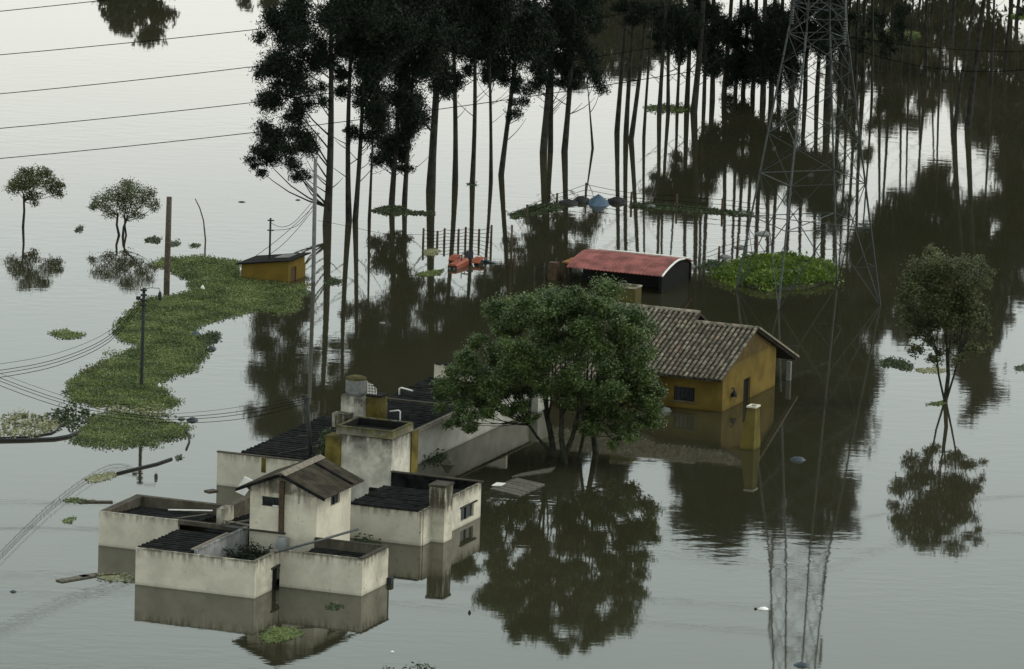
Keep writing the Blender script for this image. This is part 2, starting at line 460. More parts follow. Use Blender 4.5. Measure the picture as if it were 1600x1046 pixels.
F.pts('fallen_sheet', [(2.7, .35, .95), (4.3, .3, 1.25), (4.6, 3.2, 1.0), (2.7, 3.4, .7), (2.7, .35, .98), (4.3, .3, 1.28), (4.6, 3.2, 1.03), (2.7, 3.4, .73)], 'roof_brown')
F.pts('broken_beam', [(4.3, .42, 1.45), (5.3, .30, 1.52), (5.3, .42, 1.52), (4.3, .56, 1.45), (4.3, .42, 1.53), (5.3, .30, 1.60), (5.3, .42, 1.60), (4.3, .56, 1.53)], 'white_pipe')
F.pts('broken_beam', [(4.2, .75, 1.40), (5.5, .55, 1.50), (5.5, .62, 1.50), (4.2, .84, 1.40), (4.2, .75, 1.46), (5.5, .55, 1.56), (5.5, .62, 1.56), (4.2, .84, 1.46)], 'steel')
F.box('yard_slab', 2.625, 5.57, .165, 6.35, .2, .26, 'mud')
F.box('inner_pier', 4.35, 4.82, 5.55, 5.90, BASE, 1.52, 'wall_grey')

# --- annex to the right of the yard
Gx = House('walled_annex', 'low cream walled annex with a sunken dark roof, in front of the two-storey house', 'building', 5.762, 2.76)
Gx.box('front_wall', 5.765, 9.72, 2.76, 2.92, BASE, WH + .01, 'wall')
Gx.box('right_wall', 9.56, 9.72, 2.922, 5.74, BASE, WH, 'wall_b')
Gx.box('back_wall', 6.12, 9.72, 5.742, 5.92, BASE, WH + .01, 'coping')
Gx.box('coping', 9.52, 9.76, 2.73, 5.95, WH + .012, WH + .05, 'coping')
channel_roof(Gx, 'roof', 6.35, 9.5, 3.0, 5.7, 1.30, 1.22, seed=5)
Gx.box('sunk_post', 9.74, 9.93, 5.62, 5.93, BASE, .28, 'pole_dark')

# --- two-storey house
T = House('two_storey_house', 'narrow two-storey cream house with brown gabled roof', 'building', 2.85, 6.0)
ze, zr, uc = 3.52, 4.44, 4.45
def gable(v0, v1, holes):
    mb = MB(); 
    return mb
fw = T.wall_u('front_wall', 2.85, 6.10, 6.0, 6.16, BASE, 3.42, 'wall_house', [(3.42, 4.28, 2.80, 3.24)])
mb = MB().prism([(2.85, 3.42), (6.10, 3.42), (6.10, 3.66), (uc, 4.34), (2.85, 3.66)], lambda p, t: (p[0], t, p[1]), 6.0, 6.16)
T.mesh('front_gable', mb, 'wall_house')
T.wall_v('right_wall', 5.94, 6.10, 6.162, 9.9, BASE, 3.62, 'wall_house', [(7.58, 8.62, 2.74, 3.20)])
T.box('left_wall', 2.85, 3.01, 6.162, 9.9, BASE, 3.62, 'wall_house')
T.box('back_wall', 3.012, 5.938, 9.74, 9.9, BASE, 3.62, 'wall_house')
mb = MB().prism([(3.02, 3.62), (5.93, 3.62), (uc, 4.30)], lambda p, t: (p[0], t, p[1]), 9.74, 9.9)
T.mesh('back_gable', mb, 'wall_house')
for sgn, ue in ((1, 6.62), (-1, 2.28)):
    r = MB(); n = 16                           # shallow-waved sheets
    zt, zb = zr, 3.53
    vs, fs = [], []
    for i in range(n * 4 + 1):
        v = 5.66 + (10.12 - 5.66) * i / (n * 4)
        w = .018 * math.cos(i * math.pi / 2)
        for (uu, zz) in ((uc, zt), (ue, zb)): vs.append((uu, v, zz + w)); vs.append((uu, v, zz + w - .05))
    for i in range(n * 4):
        a = i * 4; b = a + 4
        fs += [(a, a + 2, b + 2, b), (a + 1, b + 1, b + 3, a + 3), (a + 2, a + 3, b + 3, b + 2), (a, b, b + 1, a + 1)]
    fs += [(0, 1, 3, 2), (n * 16, n * 16 + 2, n * 16 + 3, n * 16 + 1)]
    r.add(vs, fs)
    side = T.mesh('roof_slope', r, 'roof_brown')
    # ragged barge edge and lap strip
    T.mesh('barge_board', MB().hexa([(uc + sgn * .05, 5.60, zr - .17), (ue, 5.60, zb - .13), (ue, 5.66, zb - .13), (uc + sgn * .05, 5.66, zr - .17),
                                     (uc + sgn * .05, 5.60, zr - .03), (ue, 5.60, zb - .02), (ue, 5.66, zb - .02), (uc + sgn * .05, 5.66, zr - .03)]), 'roof', side)
T.mesh('ridge_cap', MB().prism([(uc - .26, zr - .085), (uc, zr + .06), (uc + .26, zr - .085), (uc + .2, zr - .03), (uc, zr + .03), (uc - .2, zr - .03)], lambda p, t: (p[0], t, p[1]), 5.6, 10.15), 'roof_edge')
T.mesh('sheet_lap', MB().hexa([(uc + .3, 8.86, zr - .10), (6.6, 8.86, 3.56), (6.6, 9.02, 3.56), (uc + .3, 9.02, zr - .10), (uc + .3, 8.86, zr - .06), (6.6, 8.86, 3.60), (6.6, 9.02, 3.60), (uc + .3, 9.02, zr - .06)]), 'roof')
w = T.box('window', 3.42, 4.28, 6.10, 6.12, 2.80, 3.24, 'glass')
T.box('window_frame', 3.42, 4.28, 6.05, 6.095, 3.19, 3.24, 'frame', w)
T.box('window_frame', 3.93, 3.98, 6.05, 6.095, 2.80, 3.188, 'frame', w)
T.box('window_frame', 3.42, 3.928, 6.05, 6.095, 2.80, 2.84, 'frame', w)
T.box('window_sill', 3.95, 4.22, 5.985, 6.08, 2.82, 2.87, 'white_pipe', w)
w = T.box('window', 5.99, 6.01, 7.58, 8.62, 2.74, 3.20, 'glass')
T.box('window_frame', 6.02, 6.06, 8.08, 8.13, 2.74, 3.20, 'frame', w)
T.box('window_frame', 6.02, 6.06, 7.58, 8.078, 3.15, 3.20, 'frame', w)
T.box('drainpipe', 4.31, 4.53, 5.86, 5.998, 1.70, 4.02, 'rust')
T.box('wall_ledge', 1.72, 4.62, 5.80, 5.998, 1.63, 1.69, 'frame')
T.box('wall_joint', 5.20, 5.24, 5.985, 5.999, 3.05, 3.88, 'roof_edge')

# --- left wing
L = House('parapet_wing', 'cream flat-roofed wing at the far left with grimy parapets and black roofing', 'building', -4.75, 6.4)
L.box('front_wall', -4.75, -.84, 6.40, 6.56, BASE, 1.58, 'wall')
L.box('porch_beam', -.838, 2.44, 6.40, 6.66, 1.40, 1.59, 'coping')
L.box('left_parapet', -4.75, -4.36, 6.562, 10.2, BASE, 1.59, 'coping')
L.box('back_parapet', -4.75, -.30, 10.202, 10.50, BASE, 1.60, 'coping')
L.box('right_pier', -.30, .10, 9.45, 10.5, BASE, 1.60, 'wall_b')
L.box('right_parapet', -.30, .10, 10.502, 13.1, BASE, 1.60, 'coping')
channel_roof(L, 'roof', -4.3, -.4, 6.7, 10.1, 1.36, 1.10, seed=8)
L.box('inner_back_wall', -.298, 2.84, 12.9, 13.06, BASE, 1.35, 'coping')
channel_roof(L, 'lower_roof', .2, 2.8, 7.0, 12.8, 1.05, .85, mat='roof', seed=9)
L.pts('fallen_batten', [(-1.5, 6.9, 1.45), (-1.44, 6.9, 1.45), (-.55, 9.0, 1.38), (-.62, 9.0, 1.38), (-1.5, 6.9, 1.49), (-1.44, 6.9, 1.49), (-.55, 9.0, 1.42), (-.62, 9.0, 1.42)], 'plank')
L.pts('fallen_batten', [(-2.6, 9.3, 1.32), (-2.6, 9.2, 1.32), (-.6, 9.6, 1.42), (-.6, 9.7, 1.42), (-2.6, 9.3, 1.36), (-2.6, 9.2, 1.36), (-.6, 9.6, 1.46), (-.6, 9.7, 1.46)], 'white_pipe')
L.pts('fallen_batten', [(.3, 7.4, 1.20), (.38, 7.4, 1.20), (1.9, 10.6, 1.20), (1.8, 10.6, 1.20), (.3, 7.4, 1.26), (.38, 7.4, 1.26), (1.9, 10.6, 1.26), (1.8, 10.6, 1.26)], 'plank')
L.pts('fallen_batten', [(.3, 9.0, 1.18), (.3, 8.85, 1.18), (2.6, 8.2, 1.2), (2.6, 8.35, 1.2), (.3, 9.0, 1.24), (.3, 8.85, 1.24), (2.6, 8.2, 1.26), (2.6, 8.35, 1.26)], 'roof_edge')

# --- block right of the two-storey house, with the chimney breast
R = House('chimney_block', 'cream block with a tall chimney breast on its right wall and ribbed black roof', 'building', 4.6, 13.5)
R.box('front_wall', 4.6, 8.0, 13.50, 13.66, BASE, 1.60, 'wall')
R.wall_v('right_wall', 7.99, 8.15, 13.662, 20.6, BASE, 1.63, 'wall_b', [(18.15, 19.75, .22, .86)])
R.box('corner_post', 8.002, 8.10, 13.50, 13.66, BASE, 1.58, 'wall_b')
R.box('back_wall', 3.62, 8.15, 20.602, 20.76, BASE, 1.64, 'roof')
R.box('back_coping', 3.6, 8.20, 20.56, 20.80, 1.642, 1.69, 'coping')
R.box('cross_wall', 3.7, 7.98, 17.75, 17.9, BASE, 1.45, 'dark')
channel_roof(R, 'roof', 4.55, 7.96, 13.45, 17.7, 1.60, 1.62, seed=12, pitch=.36, amp=.07)
R.box('chimney_breast', 8.152, 8.76, 14.62, 15.6, BASE, 2.55, 'wall_b')
R.box('chimney_cap', 7.95, 8.80, 14.58, 15.64, 2.552, 2.66, 'coping')
R.box('chimney_shaft', 7.99, 8.15, 14.62, 15.6, 1.632, 2.55, 'wall_b')
w = R.box('window', 8.03, 8.05, 18.15, 19.75, .22, .86, 'glass')
R.box('window_frame', 8.06, 8.10, 18.92, 18.98, .22, .86, 'frame', w)
R.box('window_lintel', 8.10, 8.22, 18.05, 20.05, .862, .93, 'frame', w)
R.box('dark_strip', 8.02, 8.10, 14.1, 14.5, BASE, 1.55, 'dark')  # dark strip at the gap before the chimney breast
R.box('flat_cap', 5.9, 7.95, 18.0, 20.5, 1.2, 1.25, 'roof')

# --- water-tank tower
K = House('tank_tower', 'square mould-streaked white water-tank tower with mossy rim and open dark top', 'water tank', .2, 20.78)
K.box('body', 1.0, 3.55, 20.78, 23.05, BASE, 3.14, 'tank')
K.box('pilaster', .22, .998, 20.70, 21.6, BASE, 3.02, 'ochre_pilaster')
K.box('pilaster', 2.9, 3.62, 23.052, 23.85, BASE, 3.08, 'ochre_pilaster')
K.box('corbel', .92, 3.60, 20.70, 23.12, 3.142, 3.19, 'dark')
for a in ((.80, 3.66, 20.58, 20.72), (.80, 3.66, 22.94, 23.08)): K.box('rim', *a, 3.192, 3.58, 'rim')
for a in ((.80, .94, 20.722, 22.938), (3.52, 3.66, 20.722, 22.938)): K.box('rim', *a, 3.192, 3.58, 'rim')
K.box('tank_floor', 0.942, 3.518, 20.722, 22.936, 3.192, 3.22, 'dark')  # coloured dark to stand for the shaded depth of the tank
K.box('tank_inner_shade', 0.942, 3.518, 22.90, 22.936, 3.222, 3.54, 'dark')  # dark sheets over the rim's inner faces: shade painted as colour
K.box('tank_inner_shade', 0.942, .975, 20.722, 22.898, 3.222, 3.54, 'dark')

# --- rear wing and long wing behind the big tree
Wg = House('rear_wing', 'rear cream wing with a long ribbed black roof, behind the left parapet wing', 'building', -5.4, 21.0)
Wg.box('front_wall', -5.4, .20, 21.0, 21.16, BASE, 1.58, 'wall')
Wg.box('front_coping', -5.43, .20, 20.96, 21.2, 1.582, 1.62, 'coping')
channel_roof(Wg, 'roof', -4.25, .9, 21.3, 31.0, 1.60, 1.62, seed=20, pitch=.44)
Wg.box('side_wall', -4.1, -3.95, 21.162, 31.0, BASE, 1.58, 'wall')
Wg.box('ochre_drip', -3.13, -2.90, 20.985, 20.998, .85, 1.55, 'ochre_pilaster')
Wg.tube('roof_brace', [(-2.5, 21.4, 1.72), (-.9, 25.6, 1.75)], .025, 'steel_dark', 6)

X = House('long_wing', 'long white-walled wing with black ribbed roofs running back behind the big tree', 'building', 1.0, 24.0)
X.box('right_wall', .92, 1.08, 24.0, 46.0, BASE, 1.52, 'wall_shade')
for k in range(26):                            # pale eave tiles one by one
    v = 27.2 + k * .72
    X.mesh('eave_tile', MB().prism([(.78, 1.62), (.86, 1.70), (1.05, 1.70), (1.20, 1.60), (1.17, 1.57), (1.03, 1.655), (.87, 1.655), (.81, 1.60)], lambda p, t: (p[0], t, p[1]), v, v + .70), 'roof_edge')
channel_roof(X, 'roof', -3.0, .9, 31.3, 36.0, 1.56, 1.62, seed=23)
X.box('roof_kerb', -3.35, .9, 36.0, 36.22, 1.56, 1.76, 'coping')
channel_roof(X, 'upper_roof', -3.15, .9, 36.3, 41.9, 1.66, 1.72, seed=24)
X.box('parapet_wall', -3.05, .9, 42.0, 42.2, BASE, 2.42, 'wall_house')
for k in range(9):
    X.mesh('coping_tile', MB().prism([(0, 2.43), (.09, 2.50), (.26, 2.50), (.34, 2.43)], lambda p, t, k=k: (-3.0 + k * .4 + p[0], t, p[1]), 41.9, 42.3), 'roof')
channel_roof(X, 'far_roof', -2.9, .9, 42.3, 46.4, 1.62, 1.66, seed=25)
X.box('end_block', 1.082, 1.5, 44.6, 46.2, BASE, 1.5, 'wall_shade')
for pts_ in ([(-1.0, 31.0, 1.6), (-1.0, 31.0, 2.62), (-1.0, 31.02, 2.63)],):
    X.tube('vent_pipe', pts_, .05, 'concrete', 8)
for (u, v, zt, du) in ((-.28, 31.0, 2.32, -.55), (1.25 - 1.0, 27.5, 2.1, -.85), (-2.9, 37.2, 2.1, .7)):
    X.tube('white_vent', [(u, v, 1.6), (u, v, zt - .05), (u + du * .15, v, zt), (u + du, v, zt - .10)], .04, 'white_pipe', 8)

# --- round chimney tank behind the tower
C = House('round_tank_stack', 'round grey tank with mossy lid on a flared white stack', 'water tank', -2.2, 29.5)
C.mesh('stack', MB().hexa([(-2.62, 29.3, BASE), (-1.5, 29.3, BASE), (-1.5, 30.5, BASE), (-2.62, 30.5, BASE), (-2.66, 29.3, 3.15), (-1.48, 29.3, 3.05), (-1.48, 30.5, 3.05), (-2.66, 30.5, 3.15)]), 'tank')
C.box('low_wall', -2.85, -2.0, 28.7, 29.28, BASE, 2.35, 'wall_b')
def disc(h, name, u, v, rads_zs, mat, n=18):
    pts = [(u, v, z) for r, z in rads_zs]
    mb = MB(); vs = []; fs = []
    for (r, z) in rads_zs:
        for k in range(n): vs.append((u + r * math.cos(2 * math.pi * k / n), v + r * math.sin(2 * math.pi * k / n), z))
    for i in range(len(rads_zs) - 1):
        for k in range(n): q = (k + 1) % n; fs.append((i * n + k, i * n + q, (i + 1) * n + q, (i + 1) * n + k))
    fs += [tuple(range(n))[::-1], tuple(range((len(rads_zs) - 1) * n, len(rads_zs) * n))]
    return h.mesh(name, mb.add(vs, fs), mat)
disc(C, 'tank_drum', -2.15, 29.9, [(.42, 3.10), (.50, 3.25), (.50, 3.86)], 'concrete')
disc(C, 'tank_lid', -2.15, 29.9, [(.51, 3.862), (.49, 3.95), (.3, 4.02)], 'ochre_pilaster')
C.box('brick_shaft', -1.46, -.74, 29.6, 30.4, BASE, 3.15, 'ochre_pilaster')
C.box('shaft_cap', -1.50, -.70, 29.55, 30.45, 3.152, 3.23, 'dark')
C.box('roof_upstand', -2.0, .2, 28.3, 28.6, 1.60, 2.2, 'roof')
cage = MB()
for k in range(7): cage.tube([(-1.5 + .08 * k, 29.75, 3.24), (-1.5 + .08 * k, 29.75, 3.85 - .05 * k)], .012, 5)
for k in range(4): cage.tube([(-1.5, 29.75, 3.3 + .14 * k), (-1.02 - .06 * k, 29.75, 3.3 + .14 * k)], .012, 5)
C.mesh('wire_cage', cage, 'white_pipe')

# --- yellow tiled house
Yh = House('yellow_house', 'ochre yellow gabled house with weathered clay-tile roof', 'house', 9.45, 49.36)
SL = .358
def zf(v): return 1.72 + SL * (v - 48.7)
Yh.wall_u('front_wall', -.5, 9.45, 49.36, 49.56, BASE, 1.82, 'ochre', [(6.87, 7.98, .36, 1.06)])
gw = MB()
gw.box(9.25, 9.45, 49.562, 52.42, BASE, 1.10).box(9.25, 9.45, 53.40, 57.10, BASE, 1.10)
Yh.mesh('gable_wall', gw, 'ochre')
Yh.mesh('gable_top', MB().prism([(49.562, 1.102), (57.10, 1.102), (57.10, 1.95), (53.7, 3.36), (49.562, 1.88)], lambda p, t: (t, p[0], p[1]), 9.25, 9.45), 'ochre')
Yh.box('back_wall', -.5, 9.248, 57.0, 57.2, BASE, 1.9, 'ochre')
w = Yh.box('window', 6.87, 7.98, 49.44, 49.46, .36, 1.06, 'glass')
for k in range(5): Yh.box('window_bar', 6.95 + k * .22, 6.98 + k * .22, 49.40, 49.43, .36, 1.06, 'frame', w)
Yh.box('window_sill', 6.8, 8.05, 49.27, 49.358, .29, .355, 'coping', w)
d = Yh.box('door', 9.30, 9.33, 52.42, 53.40, BASE, 1.10, 'dark')
Yh.box('door_frame', 9.335, 9.40, 53.30, 53.398, BASE, 1.098, 'brown', d)
lm = MB().tube([(9.455, 50.68, .98), (9.56, 50.68, .98), (9.60, 50.68, .86)], .035, 6).tube([(9.60, 50.68, .88), (9.60, 50.68, .74), (9.60, 50.68, .56)], [.05, .13, .16], 8)
Yh.mesh('wall_lamp', lm, 'black')
Yh.box('porch_post', 9.50, 9.72, 58.6, 58.8, BASE, .98, 'concrete')
Yh.box('chimney', 1.25, 2.30, 55.6, 56.5, 3.0, 4.50, 'ochre_pillar')
ch = MB()
for a in ((1.22, 2.33, 55.57, 55.66), (1.22, 2.33, 56.44, 56.53), (1.22, 1.32, 55.66, 56.44), (2.23, 2.33, 55.66, 56.44)): ch.box(*a, 4.502, 4.57)
Yh.mesh('chimney_rim', ch, 'wall_house')
roof = MB()                                    # deck below the tiles, one continuous front slope of two lengths
roof.hexa([(6.25, 48.75, zf(48.75) - .12), (9.60, 48.75, zf(48.75) - .12), (9.60, 53.7, zf(53.7) - .12), (6.25, 53.7, zf(53.7) - .12),
           (6.25, 48.75, zf(48.75) - .03), (9.60, 48.75, zf(48.75) - .03), (9.60, 53.7, zf(53.7) - .03), (6.25, 53.7, zf(53.7) - .03)])
roof.hexa([(-1.5, 47.05, zf(47.05) - .12), (6.24, 47.05, zf(47.05) - .12), (6.24, 54.6, zf(54.6) - .12), (-1.5, 54.6, zf(54.6) - .12),
           (-1.5, 47.05, zf(47.05) - .03), (6.24, 47.05, zf(47.05) - .03), (6.24, 54.6, zf(54.6) - .03), (-1.5, 54.6, zf(54.6) - .03)])
def back(u0, u1, vr, zr_, ve, zee):
    roof.hexa([(u0, vr, zr_ - .12), (u1, vr, zr_ - .12), (u1, ve, zee - .12), (u0, ve, zee - .12), (u0, vr, zr_), (u1, vr, zr_), (u1, ve, zee), (u0, ve, zee)])
back(6.25, 9.62, 53.702, zf(53.7), 59.8, .98)
back(-1.5, 6.24, 54.602, zf(54.6), 59.9, 1.0)
deck = Yh.mesh('roof', roof, 'deck')
# clay barrel tiles
def tile_mb(w, ln, t0=0.0):
    mb = MB(); n = 6; vs = []; fs = []
    for (y, rr, lift) in ((0, w / 2, .035), (ln, w / 2 * .86, .0)):
        for k in range(n + 1):
            a = math.pi * k / n
            vs.append((-math.cos(a) * rr, y, math.sin(a) * rr * 1.1 + lift))
        for k in range(n, -1, -1):
            a = math.pi * k / n
            vs.append((-math.cos(a) * (rr - .018), y, math.sin(a) * (rr - .018) * 1.1 + lift - .004))
    m = 2 * (n + 1)
    for j in range(m): q = (j + 1) % m; fs.append((j, q, m + q, m + j))
    fs.append(tuple(range(m)))
    return mb.add(vs, fs)
CW, RL = .268, .42
tilt = math.atan(SL)
tm = tile_mb(CW * .70, RL * 1.12).mesh('tile', True); tm.materials.append(M['clay'])
rng = random.Random(4)
cells = []
cu = 9.55
while cu > -1.4:
    left = cu < 6.27
    v0_, v1_ = (47.0, 54.55) if left else (48.65, 53.65)
    rows = int(round((v1_ - v0_) / math.cos(tilt) / RL))
    for r_ in range(rows):
        v = v0_ + r_ * RL * math.cos(tilt)
        cells.append((cu, v))
    cu -= CW
single = sorted(cells, key=lambda c: -c[0])[:296]
rest = sorted(cells, key=lambda c: -c[0])[296:]
def tile_matrix(u, v):
    return (Matrix.Translation((u - Yh.u + rng.uniform(-.012, .012), v - Yh.v, zf(v) - .02 + rng.uniform(-.008, .012)))
            @ Matrix.Rotation(tilt, 4, 'X') @ Matrix.Rotation(rng.uniform(-.035, .035), 4, 'Z'))
for (u, v) in single:
    o = bpy.data.objects.new('tile', tm); COL.objects.link(o); o.parent = deck; o.matrix_local = tile_matrix(u, v)
tb = tile_mb(CW * .70, RL * 1.12); allt = MB()
for (u, v) in rest:
    Mx = tile_matrix(u, v); allt.add([Mx @ Vector(p) for p in tb.v], tb.f)
st = link('hidden_tiles', allt.mesh('hidden_tiles', True), M['clay'], deck); st['kind'] = 'stuff'
# ridge tiles
for (u0, u1, vr) in ((6.3, 9.62, 53.7), (-1.4, 6.3, 54.6)):
    u = u0
    while u < u1 - .1:
        mb = MB(); n = 6; vs = []; fs = []
        for (uu, rr) in ((u, .13), (min(u + .44, u1), .115)):
            for k in range(n + 1):
                a = math.pi * k / n; vs.append((uu, vr - math.cos(a) * rr, zf(vr) - .0 + math.sin(a) * rr))
        for k in range(n): fs.append((k, k + 1, n + 2 + k, n + 1 + k))
        Yh.mesh('ridge_tile', mb.add(vs, fs), 'clay', deck)
        u += .40
Yh.mesh('verge', MB().hexa([(9.58, 53.7, zf(53.7) + .02), (9.74, 53.7, zf(53.7) + .02), (9.74, 59.85, .99), (9.58, 59.85, .99), (9.58, 53.7, zf(53.7) + .12), (9.74, 53.7, zf(53.7) + .12), (9.74, 59.85, 1.09), (9.58, 59.85, 1.09)]), 'clay', deck)

# --- tapered ochre pillar in the water
Pl = House('tapered_pillar', 'tapered ochre pillar with a white open top standing alone in the water', 'pillar', 13.66, 41.8)
Pl.mesh('shaft', MB().hexa([(13.29, 41.3, -.3), (14.06, 41.3, -.3), (14.06, 42.35, -.3), (13.29, 42.35, -.3), (13.56, 41.62, 2.02), (13.98, 41.62, 2.02), (13.98, 42.2, 2.02), (13.56, 42.2, 2.02)]), 'ochre_pillar')
rm = MB()
for a in ((13.52, 14.02, 41.58, 41.68), (13.52, 14.02, 42.14, 42.24), (13.52, 13.62, 41.68, 42.14), (13.92, 14.02, 41.68, 42.14)): rm.box(*a, 2.022, 2.10)
Pl.mesh('rim', rm, 'wall_house')

# --- ochre hut on the weed bank
Hb = ground(450, 443)
hu = ((Hb - O2).x * UX + (Hb - O2).y * UY, -(Hb - O2).x * UY + (Hb - O2).y * UX)
Ht = House('ochre_hut', 'small ochre hut with sloping sheet roof amid green water weed', 'hut', hu[0], hu[1])
a, b = hu
Ht.mesh('wall', MB().prism([(a - 2.75, BASE), (a, BASE), (a, 1.22), (a - 2.75, .80)], lambda p, t: (p[0], t, p[1]), b, b + .15), 'ochre_hut')
Ht.mesh('right_wall', MB().box(a - .15, a, b + .152, b + .40, BASE, 1.22).box(a - .15, a, b + 1.1, b + 2.2, BASE, 1.22).box(a - .15, a, b + .40, b + 1.1, .78, 1.22), 'ochre_hut')
Ht.box('back_wall', a - 2.75, a, b + 2.202, b + 2.35, BASE, .78, 'ochre_hut')
Ht.box('left_wall', a - 2.75, a - 2.6, b + .152, b + 2.2, BASE, .76, 'ochre_hut')
Ht.box('door', a - .10, a - .06, b + .40, b + 1.1, BASE, .78, 'brown')
rf = Ht.pts('roof', [(a - 3.0, b - .22, .76), (a + .22, b - .22, 1.25), (a + .22, b + 2.55, 1.25), (a - 3.0, b + 2.55, .76), (a - 3.0, b - .22, .83), (a + .22, b - .22, 1.32), (a + .22, b + 2.55, 1.32), (a - 3.0, b + 2.55, .83)], 'roof')
Ht.pts('pale_sheet', [(a - 1.2, b + .9, 1.12), (a - .3, b + .7, 1.26), (a - .3, b + 1.9, 1.26), (a - 1.2, b + 2.0, 1.12), (a - 1.2, b + .9, 1.15), (a - .3, b + .7, 1.29), (a - .3, b + 1.9, 1.29), (a - 1.2, b + 2.0, 1.15)], 'concrete', rf)

# --- red barrel-roofed shed
S = House('red_roofed_shed', 'open shed with a faded red curved sheet roof', 'shed', -7.2, 79.8)
arc = [(77.55, 1.0), (78.1, 1.17), (78.8, 1.34), (79.5, 1.46), (80.1, 1.50), (80.9, 1.43), (81.7, 1.27), (82.4, 1.05)]
for (u0, u1) in ((-9.95, -7.25), (-7.24, -4.45)):
    mb = MB(); vs = []; fs = []
    n = 26
    for i in range(n + 1):
        u = u0 + (u1 - u0) * i / n; w_ = .016 * math.cos(i * math.pi)
        for (v, z) in arc: vs.append((u, v, z + w_))
        for (v, z) in arc[::-1]: vs.append((u, v, z + w_ - .035))
    m = 2 * len(arc)
    for i in range(n):
        for j in range(m): q = (j + 1) % m; fs.append((i * m + j, i * m + q, (i + 1) * m + q, (i + 1) * m + j))
    fs += [tuple(range(m)), tuple(range(n * m, n * m + m))]
    S.mesh('roof_sheet', mb.add(vs, fs), 'red_roof')
S.mesh('end_arch', MB().tube([(-4.42, v, z - .0) for v, z in arc[:6]], .055, 6), 'white_pipe')
S.mesh('end_panel', MB().prism([(77.75, BASE)] + [(v, z - .05) for v, z in arc] + [(82.2, BASE)], lambda p, t: (t, p[0], p[1]), -4.62, -4.58), 'dark')
S.tube('ridge_pole', [(-9.3, 80.55, 1.56), (-3.9, 80.55, 1.56)], .045, 'white_pipe', 6)
for u in (-9.8, -7.3, -4.55):
    for v in (77.75, 82.2): S.box('post', u - .06, u + .06, v - .06, v + .06, BASE, 1.0, 'dark')
S.box('manger_board', -9.7, -4.6, 79.4, 79.5, BASE, .75, 'dark')
S.box('side_panel', -9.75, -4.6, 82.0, 82.06, BASE, .95, 'dark')
S.box('low_roof', -10.9, -9.7, 79.3, 80.9, .82, .89, 'rust_orange')
S.box('gate_post', -11.35, -10.85, 78.4, 78.9, BASE, .95, 'brown')
S.box('low_roof_post', -10.8, -10.65, 79.4, 79.55, BASE, .82, 'brown')

# ------------------------------------------------------------------ trees
def leaves_in(nr, blobs, per_r2, size, droop=0.0, flat=0.75, shell=.55, aspect=.36, lay=0.0, tri=False, soft=.17):
    """leaf quads spread through ellipsoidal clumps; blobs: (x, y, z, r)"""
    out = []
    for (x, y, z, r) in blobs:
        n = max(12, int(per_r2 * r * r))
        # clumps of leaves: sub-centres, then leaves about them
        k = max(4, int(n / 26))
        d = nr.normal(size=(k, 3)); d /= np.linalg.norm(d, axis=1)[:, None]
        rr = r * (shell + (1 - shell) * nr.random(k)) * nr.uniform(.75, 1.12, k)
        sub = d * rr[:, None] * np.array([1, 1, flat])
        idx = nr.integers(0, k, n)
        c = sub[idx] + nr.normal(size=(n, 3)) * (r * soft + .05) * np.array([1, 1, .75])
        c += np.array([x, y, z])
        a = nr.normal(size=(n, 3)); a[:, 2] = a[:, 2] * .6 - droop
        a /= np.linalg.norm(a, axis=1)[:, None]
        h = nr.normal(size=(n, 3)); h[:, 2] += lay * 2.2; b = np.cross(a, h); b /= np.linalg.norm(b, axis=1)[:, None] + 1e-6
        s = size * nr.uniform(.6, 1.35, n)[:, None]
        A = a * s * .5; B = b * s * .5 * aspect
        out.append(np.stack([c - A + B * .9, c - A - B * .9, c + A], axis=1) if tri else np.stack([c - A, c + B, c + A, c - B], axis=1))
    return np.concatenate(out)

def limb(mb, p, q, r0, r1, rng, bow=.12, n=4, seg=5):
    p, q = Vector(p), Vector(q); L_ = (q - p).length
    off = Vector((rng.uniform(-1, 1), rng.uniform(-1, 1), rng.uniform(.1, 1))) * L_ * bow
    pts, rs = [], []
    for i in range(n + 1):
        t = i / n
        pts.append(p.lerp(q, t) + off * (4 * t * (1 - t)) * .6 + Vector((0, 0, -L_ * .10 * math.sin(math.pi * t))))
        rs.append(r0 + (r1 - r0) * t)
    mb.tube(pts, rs, seg, cap=False)

